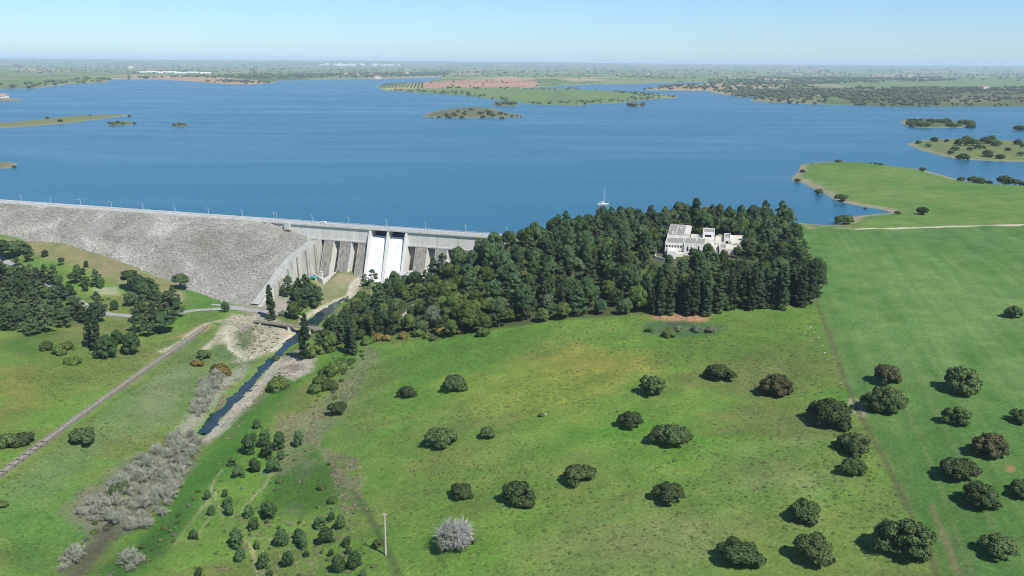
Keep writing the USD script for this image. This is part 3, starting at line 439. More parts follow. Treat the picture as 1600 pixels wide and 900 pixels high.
instancer(str(emb.GetPath()) + '/rock', [(rock_mesh(i), M['rock']) for i in range(4)], np.c_[px_, py_, ez + .05], rs_.randint(0, 4, len(px_)), rs_.rand(len(px_)) * 6.28, np.c_[sz, sz * (.7 + .5 * rs_.rand(len(px_))), sz], kind='stuff')
# ---------------------------------------------------------------- concrete dam
cd = thing('concrete_dam', 'pale concrete buttress dam with two open spillway bays, between the rockfill and the wood', 'dam')
DS = 3.6
joints = [S_CONC] + [x + DS for x in (257.5, 273.7, 287.1, 300.8, 315.3, 323.6, 336.8, 350.3, 357.9, 372.5, 387.3, 401.4, 415.5)] + [S_END]
Z_W, Z_B = -6.3, -33.0
for a, b in zip(joints[:-1], joints[1:]):
    if a >= 323.5 + DS and b <= 350.4 + DS:                                          # open bay: sill below, gate behind
        obj('sill', dbox(a + .8, b - .8, -4, 3.0, Z_B, -3.6), M['concrete'], cd); obj('gate', dbox(a + .8, b - .8, -3.6, -2.6, -3.6, 2.1), M['gate'], cd)
    else:
        obj('wall_panel', dbox(a + .12, b - .12, -4, 3.6, Z_W, 2.2), M['concrete_pale'], cd)
        obj('joint', dbox(b - .119, b + .119, -3.9, 3.35, Z_W, 2.15), M['joint'], cd)
        obj('ledge', dbox(a + .05, b - .05, -4, 4.3, Z_W - .9, Z_W - .003), M['concrete'], cd)
        obj('wall_base', dbox(a, b, -4, 1.0, Z_B, Z_W - .9), M['slab'], cd)
for s in (323.6 + DS, 336.8 + DS, 350.3 + DS):
    obj('pier', hexa([dam(s + ds, t, z) for ds in ((-.8, .8) if s < 330 or s > 350 else (-.55, .55)) for t, z in ((-4, Z_B), (-4, 2.2), (4.2, 2.2), (4.4, -3.0), (16.5, Z_B))]), M['concrete_pale'], cd)
SL = .40
def butt(s0, s1, z_top=Z_W - .9):
    return hexa([dam(s, t, z) for s in (s0, s1) for t, z in ((1.01, Z_B), (1.01, z_top), (4.0, z_top), (4.0 + SL * (z_top - Z_B), Z_B))])
def face_slab(s0, s1, z_top):
    return hexa([dam(s, t, z) for s in (s0, s1) for t, z in ((3.7, z_top), (4.15, z_top), (4.15 + SL * (z_top - Z_B), Z_B), (3.7 + SL * (z_top - Z_B), Z_B))])
for a, w in ((288.2, 7.6), (300.8, 8.6), (314.4, 8.2), (357.0, 8.6), (371.3, 8.6), (386.0, 8.6), (400.2, 8.6)):
    a += DS
    b = obj('buttress', butt(a, a + w), M['concrete_pale'], cd)
    if w > 2: obj('face_slab', face_slab(a + .25, a + w - .25, Z_W - 1.1), M['slab'], b)
obj('chute', hexa([dam(s, t, z) for s in (324.4 + DS, 349.5 + DS) for t, z in ((2.9, Z_B), (2.9, -4.4), (3.4, -4.5), (15.2, Z_B))]), M['concrete'], cd)
obj('deck', dbox(S_CONC, S_END, -4.6, 4.55, 2.21, 3.0), M['concrete'], cd); obj('roadway', dbox(S_CONC, S_END, -3.4, 3.9, 3.003, 3.08), M['road'], cd)
for t0, t1 in ((-4.5, -4.1), (4.1, 4.5)):
    obj('parapet', dbox(S_CONC, S_END, t0, t1, 3.004, 3.45), M['concrete_pale'], cd); obj('rail', dbox(S_CONC, S_END, t0 + .12, t1 - .12, 4.0, 4.15), M['concrete_pale'], cd)
    for s in np.arange(S_CONC + 1, S_END, 2.8): obj('baluster', dbox(s, s + .3, t0 + .1, t1 - .1, 3.45, 4.0), M['concrete_pale'], cd)
bx = dam(263.8, 0, 0)
obj('lookout_box', hexa([dam(s, t, z) for s in (261.8, 265.8) for t, z in ((3.61, -2.6), (3.61, 3.9), (6.8, 3.9), (6.8, -1.4), (6.0, -2.4))]), M['concrete'], cd)
obj('lookout_base', hexa([dam(s, t, z) for s in (261.3, 266.3) for t, z in ((3.62, -3.9), (3.62, -1.2), (7.1, -1.2), (6.2, -3.4))]), M['slab'], cd)
# training wall between rockfill and concrete section
tw = thing('training_wall', 'sloping pale concrete wall holding the rockfill back beside the leftmost buttress', 'wall')
for k in range(7):
    t0, t1 = 3.7 + k * 11.2, 3.7 + (k + 1) * 11.2 - .12
    zt = lambda t: emb_z(S_WALL - .5, t) + 1.1
    obj('panel', hexa([dam(s, t, z) for t in (t0, t1) for s, z in ((S_WALL, zt(t)), (S_WALL + .9, zt(t)), (S_WALL + 2.2, -36), (S_WALL, -36))]), M['wall_stained'], tw)
    obj('buttress_rib', hexa([dam(s, t, z) for t in (t1 - .5, t1 + .11) for s, z in ((S_WALL + .7, zt(t) - .2), (S_WALL + 1.5, zt(t) - .2), (S_WALL + 3.0, -36), (S_WALL + .9, -36))]), M['slab'], tw)
# water on the chutes
for a, b in ((324.45 + DS, 335.95 + DS), (337.65 + DS, 349.45 + DS)):
    P = []
    for s in np.linspace(a, b, 26):
        row = []
        for z in np.linspace(-2.2, -32.0, 60):
            t = 3.3 + max(0, (-4.0 - z)) * .415 + .45 + .30 * (float(meshkit.fbm(np.array([s * 1.3, z * .16, 2.0]), 3, 51)) - .3)
            if z > -4.0: t = 3.75 - (z + 4.0) * 2.2
            row.append(dam(s, t, z))
        P.append(row)
    g = grid_mesh(np.array(P)); c = g.triangles_center.mean(0)
    if (g.face_normals.mean(0) @ np.array([*dn, .4])) < 0: g.invert()
    obj('spillway_water', g, M['foam'], smooth=True, kind='structure')
rs2 = np.random.RandomState(9)
# stilling basin walls, pump pit and small powerhouse at the dam foot
pit = thing('concrete_pit', 'open rectangular concrete basin with low walls at the foot of the leftmost buttresses', 'basin')
c4 = C4
for k in range(4):
    a, b = c4[k], c4[(k + 1) % 4]; d = (b - a)[:2] / np.linalg.norm((b - a)[:2]); n = np.array([-d[1], d[0]]) * .35
    obj('wall', hexa([(p[0] + o[0], p[1] + o[1], z) for p in (a, b) for o in (n, -n) for z in (-36, p[2] + .9)]), M['concrete_pale'], pit)
cc = np.mean(c4, 0)
obj('floor', hexa([(*(cc[:2] + (p[:2] - cc[:2]) * .97), z) for p in c4 for z in (-36, -31.4)]), M['slab'], pit)
tb = thing('gate_hoist', 'small teal painted hoist cover at the corner of the concrete basin', 'hoist', loc=at(490, 435.5, -29.5), rz=-.5)
obj('cover', box(-2.3, 2.3, -1.0, 1.0, .4, 1.6), M['teal'], tb); obj('hood', hexa([(x, y, z) for x, y, z in ((-2.4, -1.1, 1.6), (2.4, -1.1, 1.6), (-2.4, 1.1, 1.6), (2.4, 1.1, 1.6), (-1.8, 0, 2.2), (1.8, 0, 2.2))]), M['teal'], tb); obj('frame', cat_([box(x, x + .2, -.9, .9, -2, .4) for x in (-2.2, 2.0)]), M['steel'], tb)
kp = at(502, 430, -28.6); ki = thing('white_kiosk', 'narrow white concrete kiosk standing on the basin wall', 'kiosk', loc=(kp[0], kp[1], -29), rz=-.4)
obj('wall', box(-.8, .8, -.8, .8, -3, 2.6), M['white'], ki); obj('roof', box(-1, 1, -1, 1, 2.603, 2.85), M['concrete'], ki); obj('door', box(-.4, .4, -.84, -.803, -.2, 1.9), M['steel'], ki)
ph = thing('powerhouse', 'low concrete powerhouse with railing below the buttresses right of the white chutes', 'building')
obj('wall', dbox(353.5, 372, 13, 22, -34, -23.2), M['concrete_pale'], ph); obj('roof', dbox(353.1, 372.4, 12.6, 22.4, -23.197, -22.7), M['concrete'], ph)
obj('annex', dbox(360, 366, 15, 19, -22.697, -20.9), M['concrete'], ph)
for s in np.arange(354.2, 371.5, 1.9): obj('window', dbox(s, s + 1.0, 22.003, 22.1, -26.6, -24.6), M['glassdark'], ph)
for s in np.arange(353.3, 372.3, 2.1): obj('railing_post', dbox(s, s + .14, 22.1, 22.24, -22.697, -21.6), M['concrete_pale'], ph)
obj('railing', dbox(353.3, 372.3, 22.08, 22.26, -21.597, -21.4), M['concrete_pale'], ph)
# lamp posts along the crest


stage.CreateClassPrim('/World/shapes')
def proto(name): return UsdGeom.Xform.Define(stage, '/World/shapes/' + name).GetPrim()
lp = proto('lamp')
obj('post', tube([(0, 0, 0), (0, 0, 4), (0, 0, 5.6)], [.14, .12, .10], 6), M['steel'], lp); obj('arm', tube([(0, 0, 5.55), (.35, 0, 5.85), (1.2, 0, 5.95)], [.09, .08, .07], 5), M['steel'], lp)
obj('lamp_head', hexa([(x, y, z) for x, y, z in ((1.0, -.16, 5.88), (1.9, -.12, 5.93), (1.0, .16, 5.88), (1.9, .12, 5.93), (1.05, -.1, 6.05), (1.05, .1, 6.05), (1.8, 0, 6.05))]), M['white'], lp); obj('base', box(-.25, .25, -.25, .25, 0, .35), M['concrete'], lp)
ords = ['first', 'second', 'third', 'fourth', 'fifth', 'sixth', 'seventh', 'eighth', 'ninth', 'tenth']
ang = math.atan2(dn[1], dn[0])
LU = [34, 80, 127, 175, 224, 274, 326, 379, 428, 432.6, 488, 545, 604, 665, 728, 792]
for i, u in enumerate(LU):
    r = ray(u, 315 + 56 * u / 800); N = np.array([*dn, 0]); k = (N @ (DA - [0, 0, ZC]) - 3.75) / (N @ r); p = r * k + [0, 0, ZC]
    lab = f'{ords[i]} lamp post from the left on the rockfill crest road' if i < 8 else ('left post of the close pair of lamp posts where rockfill meets concrete' if i == 8 else 'right post of the close pair of lamp posts where rockfill meets concrete' if i == 9 else f'{ords[i - 10]} lamp post right of the close pair on the concrete crest road')
    place('/World/shapes/lamp', 'lamp_post', (p[0], p[1], 2.9), ang, (1.25, 1.25, .95), lab, 'lamp post', 'lamp posts along the dam crest')
# small white van on the crest road
vp = at(508, 347.0, 4.2); s0, t0 = to_st(vp[0], vp[1]); vv = dam(s0, -.5, 3.1)
vn = thing('white_van', 'small white van on the crest road above the concrete buttresses', 'van', loc=vv, rz=math.atan2(dd[1], dd[0]))
body = trimesh.creation.extrude_polygon(Polygon([(-2.1, .35), (2.1, .35), (2.1, .95), (1.5, 1.1), (1.0, 1.85), (-2.0, 1.9), (-2.1, 1.6)]), 1.7); body.apply_transform(trimesh.transformations.rotation_matrix(math.pi / 2, [1, 0, 0])); body.apply_translation((0, .85, 0))
obj('body', body, M['white'], vn)
for x in (-1.4, 1.35):
    for y in (-.8, .8):
        w = trimesh.creation.cylinder(.34, .2, sections=14); w.apply_transform(trimesh.transformations.rotation_matrix(math.pi / 2, [1, 0, 0])); w.apply_translation((x, y, .34)); obj('wheel', w, M['glassdark'], vn)
for y in (-.853, .853): obj('window', box(-1.6, .9, y - .004, y + .004, 1.2, 1.65), M['glassdark'], vn)
# ---------------------------------------------------------------- irrigation canal
cn = thing('irrigation_canal', 'straight concrete canal with cross beams running diagonally through the left fields', 'canal')
c0, c1 = at(-40, 769, -31.6), at(322, 509, -31.6); cl = np.linalg.norm((c1 - c0)[:2]); cdir = (c1 - c0)[:2] / cl; cno = np.array([-cdir[1], cdir[0]])
def cpt(s, o, z): return np.array([c0[0] + cdir[0] * s + cno[0] * o, c0[1] + cdir[1] * s + cno[1] * o, z])
def cbox(s0, s1, o0, o1, z0, z1): return hexa([cpt(s, o, z) for s in (s0, s1) for o in (o0, o1) for z in (z0, z1)])
M['canal'] = rough_mat('canal_concrete', (.17, .145, .105), (.30, .27, .21), .35, .95, .2, .04)
ks_ = np.arange(0, cl, 12.0)
zc = [float(max(ground(*[np.array([cpt(s, o, 0)[i] for o in (-2.4, 0, 2.4)]) for i in (0, 1)]))) for s in np.minimum(ks_ + 6, cl)]
zc = np.convolve(np.r_[zc[0], zc[0], zc, zc[-1], zc[-1]], np.ones(5) / 5, 'valid') + .25
zf = lambda s: float(np.interp(s, ks_ + 6, zc))
for s in ks_:
    e = min(s + 12.0, cl); za, zb = zf(s), zf(e)
    for o0, o1 in ((-1.3, -.95), (.95, 1.3)): obj('wall', hexa([cpt(q, o, z) for q, zt in ((s + .02, za), (e - .02, zb)) for o in (o0, o1) for z in (zt - 3, zt + .75)]), M['canal'], cn)
    obj('bed', hexa([cpt(q, o, z) for q, zt in ((s, za), (e, zb)) for o in (-.94, .94) for z in (zt - 3, zt + .32)]), M['slab'], cn)
for u, v in [(-10, 748), (8, 736), (20, 726), (30, 718), (40, 710), (49, 703), (57, 697), (66, 690), (-22, 757)]:
    q = at(u, v, -31.2); s = (q - c0)[:2] @ cdir; obj('cross_beam', cbox(s - .25, s + .25, -1.9, 1.9, zf(s) + .753, zf(s) + .95), M['canal'], cn)
# ---------------------------------------------------------------- bridge over the river
b0, b1 = at(398, 500.5, -33.4), at(504, 514, -33.4); bl = np.linalg.norm((b1 - b0)[:2]); bd_ = (b1 - b0)[:2] / bl; bn_ = np.array([-bd_[1], bd_[0]])
def bbox(s0, s1, o0, o1, z0, z1): return hexa([(b0[0] + bd_[0] * s + bn_[0] * o, b0[1] + bd_[1] * s + bn_[1] * o, z) for s in (s0, s1) for o in (o0, o1) for z in (z0, z1)])
br = thing('footbridge', 'narrow grey concrete bridge with low railings crossing the river below the dam', 'bridge')
obj('deck', bbox(0, bl, -1.9, 1.9, -34.0, -33.4), M['canal'], br)
for f in (.10, .53, .83):
    obj('pier', bbox(bl * f - .6, bl * f + .6, -1.7, 1.7, -41, -34.003), M['concrete_pale'], br)
for o in (-1.8, 1.62):
    obj('railing', bbox(0, bl, o, o + .18, -32.75, -32.55), M['canal'], br)
    for s in np.arange(.3, bl, 2.2): obj('railing_post', bbox(s, s + .25, o + .02, o + .16, -33.397, -32.753), M['canal'], br)
# ---------------------------------------------------------------- white building in the wood
bp = at(1038, 399, 4.0); BR = -math.radians(13)
hb = thing('white_building', 'white flat roofed country hotel of stepped blocks in the clearing among the pines', 'building', loc=(bp[0], bp[1], 3.4), rz=BR, scale=(.86, 1.32, 1.0))
def blk(x0, x1, y0, y1, h, m=M['white'], roof=M['roofing'], par=.5, name='block', z0=-2.0):
    b = obj(name, box(x0, x1, y0, y1, z0, h), m, hb); t = .35
    if roof is not None: obj('roof', box(x0 + t, x1 - t, y0 + t, y1 - t, h + .003, h + .15), roof, b)
    if par:
        for q in ((x0, x1, y0, y0 + t - .01), (x0, x1, y1 - t + .01, y1), (x0, x0 + t - .01, y0 + t, y1 - t), (x1 - t + .01, x1, y0 + t, y1 - t)): obj('parapet', box(*q, h + .002, h + par), M['white'] if m is M['white'] else m, b)
    return b
hall = blk(0, 14.2, 16, 44, 8.6, par=.35)
for x in (5.4, 11.2): obj('roof_step', box(x, x + .5, 16.5, 43.5, 8.76, 9.15), M['beige'], hall)
obj('roof_slab', box(11.8, 15.6, 20, 42, 7.4, 9.05), M['beige'], hall)
f1 = blk(0, 12, 2, 15.9, 7.2); f2_ = blk(12.6, 26.4, 1.2, 15.6, 7.6)
blk(2.2, 8.0, -6, 1.9, 4.6, roof=M['white'], par=.3)
for x in np.arange(.6, 11.5, 1.9): obj('window', box(x, x + 1.1, 1.94, 1.997, 5.2, 6.4), M['glassdark'], f1)
for x in (9.2, 10.6): obj('window', box(x, x + 1.0, 1.94, 1.997, .6, 3.0), M['glassdark'], f1)
for x, z0, z1 in ((21.9, 2.8, 6.6), (21.9, -1, 1.8), (14.6, 3.6, 6.0), (17.2, 3.6, 6.0)): obj('window', box(x, x + 1.0, 1.14, 1.197, z0, z1), M['glassdark'], f2_)
blk(8.1, 12.5, -2, 1.1, 2.4, roof=M['beige'], par=.4, name='terrace'); blk(26.5, 35, 3, 14, 2.6, m=M['beige'], roof=M['beige'], par=1.0, name='courtyard'); blk(26.5, 28, 14.1, 30, 5.0, m=M['beige'])
blk(15.8, 24, 24, 38, 4.4, m=M['beige'], roof=M['beige']); tower = blk(24.2, 32.4, 27, 38, 8.4, par=.7)
blk(24.2, 33.0, 17, 26.9, 5.2, roof=M['beige'], par=.8); blk(33.2, 39, 16, 34, 4.6, m=M['beige'], roof=M['beige'], par=.8); blk(28.2, 36, 14.2, 16.9, 4.0, roof=M['beige']); w1 = blk(39.2, 43.5, 22, 34, 6.8, par=.6); blk(43.7, 53, 20, 38, 4.2, roof=M['beige'], par=1.2); blk(36.2, 40.6, 4, 14, 5.2); blk(40.8, 50, 8, 19.8, 3.4, m=M['beige'], roof=M['beige'], par=.9)
def arch(x0, x1, y, zb, zt, th=.5):
    c, r = (x0 + x1) / 2, (x1 - x0) / 2; k = np.linspace(0, math.pi, 17); k2 = np.array([(c - r * math.cos(a), zb + (zt - zb) * math.sin(a)) for a in k]); k3 = np.array([(c - r * .86 * math.cos(a), zb + (zt - zb) * .82 * math.sin(a)) for a in k])
    m = trimesh.creation.extrude_polygon(Polygon(np.vstack([k2, k3[::-1]])).buffer(0), th); m.apply_transform(trimesh.transformations.rotation_matrix(math.pi / 2, [1, 0, 0])); m.apply_translation((0, y, 0)); return m
for a in ((17, 24, 23.5, 3.8, 7.4), (25.5, 31.5, 16.6, 2.0, 6.0), (43.8, 52, 19.5, 2.2, 5.6), (33.4, 38.6, 35, 3.0, 6.2)): obj('arch', arch(*a), M['beige'], hb)
obj('window', box(25.8, 30.2, 26.94, 26.997, 5.8, 7.4), M['glassdark'], tower); obj('window', box(40.4, 42.2, 21.94, 21.997, 3.4, 5.4), M['glassdark'], w1); obj('door', box(3.6, 5.4, -6.06, -6.003, -.5, 1.9), M['glassdark'], hb)
for k, (x, y) in enumerate(((3, 20), (8, 33), (20, 10), (45, 30))): obj('roof_vent', box(x, x + 1.2, y, y + 1.2, 8.7 if k < 2 else 7.7 if k == 2 else 4.3, 9.8 if k < 2 else 8.6 if k == 2 else 5.4), M['white'], hb)
obj('terrace_wall', hexa([(x, y, z) for x, y in ((-6, -5), (-5.6, -4.6), (3, -11), (3.3, -10.6)) for z in (-2, 1.4)]), M['beige'], hb); obj('terrace_wall', hexa([(x, y, z) for x, y in ((-6, -5), (-5.6, -4.6), (-6, 2), (-5.5, 2)) for z in (-2, 1.4)]), M['beige'], hb)
sp = at(1033, 351, 5); sh = thing('white_outhouse', 'small white gabled outhouse at the back left of the hotel', 'building', loc=(sp[0], sp[1], 2.5), rz=.3)
obj('wall', box(-3, 3, -2.5, 2.5, -2, 3.2), M['white'], sh); obj('roof', hexa([(x, y, z) for x, y, z in ((-3.3, -2.8, 3.203), (3.3, -2.8, 3.203), (-3.3, 2.8, 3.203), (3.3, 2.8, 3.203), (-3.3, 0, 4.6), (3.3, 0, 4.6))]), M['beige'], sh); obj('door', box(-.5, .5, -2.56, -2.503, -.5, 1.8), M['glassdark'], sh)
# ---------------------------------------------------------------- sailing boat and jetty
yp = at(942, 320, 0)
sb = thing('sailing_boat', 'white sailing boat with bare mast moored behind the wood', 'boat', loc=(yp[0], yp[1], 0), rz=.35)
prof = [(-5.2, 1.2), (-3, 1.6), (0, 1.75), (3, 1.2), (5.4, .05)]
hv = [(x, s * w, .95) for x, w in prof for s in (1, -1)] + [(x * .9, s * w * .6, -.4) for x, w in prof for s in (1, -1)]
obj('hull', hexa(hv), M['white'], sb); obj('cabin', hexa([(x, y, z) for x, y, z in ((-1.5, -.9, .96), (2.2, -.7, .96), (-1.5, .9, .96), (2.2, .7, .96), (-1.3, -.75, 1.7), (1.6, -.55, 1.6), (-1.3, .75, 1.7), (1.6, .55, 1.6))]), M['white'], sb)
obj('mast', tube([(.8, 0, .9), (.8, 0, 8), (.8, 0, 14)], [.14, .12, .09], 6), M['white'], sb); obj('boom', tube([(.8, 0, 2.4), (-2, 0, 2.45), (-3.8, 0, 2.45)], [.16, .2, .12], 6), M['white'], sb); obj('stay', tube([(5.3, 0, 1), (3, 0, 7.2), (.8, 0, 13.6)], [.03] * 3, 4), M['steel'], sb)
jp = at(895, 359, 0); jt = thing('white_boathouse', 'small white roofed boathouse peeping over the trees at the lake edge', 'building', loc=(jp[0], jp[1], 0), rz=.2)
obj('wall', box(-4, 4, -2, 2, -2, 3.0), M['white'], jt); obj('roof', hexa([(x, y, z) for x, y, z in ((-4.4, -2.4, 3.003), (4.4, -2.4, 3.003), (-4.4, 2.4, 3.003), (4.4, 2.4, 3.003), (-4, 0, 4.2), (4, 0, 4.2))]), M['white'], jt); obj('door', box(-1, 1, -2.06, -2.003, 0, 2.2), M['glassdark'], jt)
# ---------------------------------------------------------------- utility pole
up = gp(603, 867); pl = thing('utility_pole', 'tall pale utility pole standing on the line between pine slope and meadow', 'pole', loc=up)
obj('post', tube([(0, 0, -.5), (0, 0, 6), (0, 0, 13)], [.26, .22, .16], 8), M['pole'], pl); obj('cross_arm', box(-.5, .5, -.07, .07, 12.4, 12.55), M['pole'], pl)
for x in (-.42, .42): obj('insulator', tube([(x, 0, 12.55), (x, 0, 12.75), (x, 0, 12.9)], [.06, .1, .05], 6), M['white'], pl)
# ---------------------------------------------------------------- plants: kinds built once
def cards(blobs, n, size, seed, up=.25, droop=0.0):
    r = np.random.RandomState(seed); B = np.array([b[0] for b in blobs], float); RD = np.array([b[1] for b in blobs], float)
    wgt = RD[:, 0] * RD[:, 2]; k = r.choice(len(B), n, p=wgt / wgt.sum())
    d = r.normal(size=(n, 3)); d[:, 2] = np.where(d[:, 2] < -.2, d[:, 2] * .5, d[:, 2]); d /= np.linalg.norm(d, axis=1, keepdims=True)
    P = B[k] + d * RD[k] * (.62 + .45 * r.rand(n, 1) ** .7)
    nrm = d + .55 * r.normal(size=(n, 3)) + [0, 0, up]; nrm /= np.linalg.norm(nrm, axis=1, keepdims=True)
    a = np.cross(nrm, r.normal(size=(n, 3))); a /= np.linalg.norm(a, axis=1, keepdims=True); b = np.cross(nrm, a)
    s = size * (.55 + .9 * r.rand(n, 1)); bend = nrm * s * .25
    v = np.stack([P - a * s, P - b * s * .6 + bend, P + a * s, P + b * s * .6 + bend], 1).reshape(-1, 3)
    i = np.arange(n) * 4; m = trimesh.Trimesh(v, np.vstack([np.c_[i, i + 1, i + 2], np.c_[i, i + 2, i + 3]]), process=False)
    c = B.mean(0); o = (P - c) / (np.abs(P - c).max(0) + 1e-6); o[:, 2] = np.maximum(o[:, 2], -.1); sn = .45 * d + .45 * o + .75 * nrm + [0, 0, .12]; sn /= np.linalg.norm(sn, axis=1, keepdims=True)
    m.metadata['n'] = np.repeat(sn, 4, 0); return m
def foliage(name, ms, mat_, parent):                                       # leaf clumps shaded as rounded masses
    V_, F_, N_, o = [], [], [], 0
    for m in ms:
        V_.append(np.asarray(m.vertices)); F_.append(np.asarray(m.faces) + o); N_.append(m.metadata['n'] if 'n' in m.metadata else np.asarray(m.vertex_normals)); o += len(m.vertices)
    v, f, n = np.vstack(V_), np.vstack(F_), np.vstack(N_)
    g = np.cross(v[f[:, 1]] - v[f[:, 0]], v[f[:, 2]] - v[f[:, 0]]); k = (g * n[f[:, 0]]).sum(1) < 0; f[k] = f[k][:, ::-1]
    q = UsdGeom.Mesh.Define(stage, numbered(path_of(parent), name)); q.CreatePointsAttr(Vt.Vec3fArray.FromNumpy(v.astype(np.float32))); q.CreateFaceVertexCountsAttr(Vt.IntArray.FromNumpy(np.full(len(f), 3, np.int32))); q.CreateFaceVertexIndicesAttr(Vt.IntArray.FromNumpy(f.astype(np.int32).ravel()))
    q.CreateSubdivisionSchemeAttr('none'); q.CreateNormalsAttr(Vt.Vec3fArray.FromNumpy(n.astype(np.float32))); q.SetNormalsInterpolation('vertex'); UsdShade.MaterialBindingAPI.Apply(q.GetPrim()).Bind(mat_); return q.GetPrim()
def core(blobs, k=.72, seed=0):
    ms = []
    for j, (c, rr) in enumerate(blobs):
        m = trimesh.creation.icosphere(1, 1.0); r = np.random.RandomState(seed + j); m.vertices *= (1 + .3 * (r.rand(len(m.vertices), 1) - .5)); m.vertices = m.vertices * np.asarray(rr) * k + c; ms.append(m)
    return cat_(ms)
def dome_blobs(seed, R, H, z0, n, br, flat=.8):
    r = np.random.RandomState(seed); out = []
    lob = r.rand(5) * 2 * math.pi
    for i in range(n):
        a = r.rand() * 2 * math.pi; e = r.rand() ** .6
        k = 1 + .20 * math.cos(2 * a + lob[0]) + .15 * math.cos(3 * a + lob[1]) + .08 * math.cos(5 * a + lob[2])
        rad_ = R * k * math.sqrt(1 - .75 * e * e) * (.55 + .45 * r.rand() ** .5) if e < .9 else R * .35 * r.rand()
        b = br * (.7 + .6 * r.rand()); out.append(((rad_ * math.cos(a), rad_ * math.sin(a), z0 + e * (H - z0 - b * flat)), (b, b, b * flat)))
    return out
def limbs(blobs, z0, tr, seed, every=3):
    r = np.random.RandomState(seed); ms = [tube([(0, 0, -.8), (.05, 0, z0 * .5), (0, .1, z0)], [tr * 1.3, tr, tr * .85], 7)]
    for c, _ in blobs[::every]:
        c = np.array(c); mid = np.array([c[0] * .45, c[1] * .45, z0 + (c[2] - z0) * .6]); ms.append(tube([(0, .05, z0 * .9), mid, c], [tr * .6, tr * .4, tr * .15], 5))
    return cat_(ms)
def tree_proto(name, blobs, n, size, leafm, z0, tr, seed, ck=.7, up=.25, barkm=None):
    p = proto(name); obj('trunk', limbs(blobs, z0, tr, seed), barkm or M['bark'], p)
    foliage('crown', [cards(blobs, n, size, seed, up)] + ([core(blobs, ck, seed)] if ck else []), leafm, p); return p
for i in range(10): tree_proto(f'oak_{i}', dome_blobs(100 + i, 3.9, (5.4, 4.6, 6.0, 5.0)[i % 4], (.9, 1.3)[i % 2], (56, 40, 64)[i % 3], (1.0, 1.15, .9)[i % 3]), 7600, .29, M['oak'] if i < 8 else M['oakbrown'], 1.6, .40, 100 + i, (.62, .5, .68)[i % 3])      # crown 10 wide, 6 tall
def pine_blobs(seed, H, R, z0, n, p=1.4, br=1.05, wob=.25):
    r = np.random.RandomState(seed); out = []; lean = r.normal(size=2) * .04
    for i in range(n):
        f = r.rand() ** .85; z = z0 + f * (H - z0); env = R * (1 - f ** p) * (1 + wob * math.sin(f * 19 + seed)) + .25; a = r.rand() * 6.283; q = env * (.45 + .55 * r.rand() ** .5); b = br * (.55 + .75 * r.rand()) * (1 - .45 * f)
        out.append(((q * math.cos(a) + lean[0] * z, q * math.sin(a) + lean[1] * z, z), (b * 1.15, b * 1.15, b * .62)))
    out.append(((lean[0] * H, lean[1] * H, H - .3), (.4, .4, .7))); return out
for i in range(6): tree_proto(f'pine_{i}', pine_blobs(200 + i, 13.5 + (i % 3), 4.1 + .3 * (i % 2), 2.6, 62, (1.5, 2.1, 3.0)[i % 3], 1.3), 5600, .28, M['pine'], 6, .28, 200 + i, .66)
for i in range(4): tree_proto(f'pine_{6 + i}', dome_blobs(220 + i, (3.2, 3.8, 2.9, 3.5)[i], (11.5, 10.0, 13.0, 12.0)[i], (1.4, 1.0, 2.2, 3.0)[i], 58, 1.15, 1.1), 6000, .28, M['pine'] if i < 3 else M['youngpine'], 3.0, .28, 220 + i, .68)
for i in range(3): tree_proto(f'round_pine_{i}', dome_blobs(230 + i, 3.4, 9.6, 4.2, 40, 1.2, .75), 5000, .26, M['pine'], 4.6, .30, 230 + i, .72)     # stone pine, crown 9 wide
for i in range(4): tree_proto(f'young_pine_{i}', dome_blobs(260 + i, 1.75, 6.0, .5, 60, .62, 1.15), 4200, .2, M['youngpine'], 1.0, .13, 260 + i, .76)    # 4.6 wide, 6 tall
for i in range(3): tree_proto(f'cypress_{i}', pine_blobs(280 + i, 12.0, .8, .4, 110, 3.4, .62, .03), 4600, .2, M['cypress'], 1, .2, 280 + i, .85, up=.6)
for i in range(4): tree_proto(f'broad_{i}', dome_blobs(300 + i, 3.1, 9.0, 2.6, 44, 1.35, .95), 5600, .28, M['broad'] if i < 3 else M['olivegreen'], 3.0, .3, 300 + i, .72)
for i in range(2): tree_proto(f'airy_{i}', pine_blobs(320 + i, 17, 3.6, 7.0, 34, 2.5, 1.0), 2600, .32, M['pine'], 11, .3, 320 + i, .5, barkm=M['deadwood'])
for i in range(3): tree_proto(f'bush_{i}', dome_blobs(340 + i, 1.35, 2.1, .2, 24, .62, .85), 3000, .17, M['broad'], .3, .08, 340 + i, .75)          # 4 wide, 2.2 tall
tree_proto('yellow_bush_0', dome_blobs(350, 1.35, 1.9, .2, 24, .6, .85), 2800, .15, M['yellowbush'], .3, .08, 350, .72); tree_proto('pale_bush_0', dome_blobs(351, 1.35, 1.9, .2, 24, .6, .85), 2800, .15, M['olivegreen'], .3, .08, 351, .72)
tree_proto('dark_bush_0', dome_blobs(352, 1.35, 1.9, .2, 24, .6, .85), 2800, .16, M['oak'], .3, .08, 352, .75)
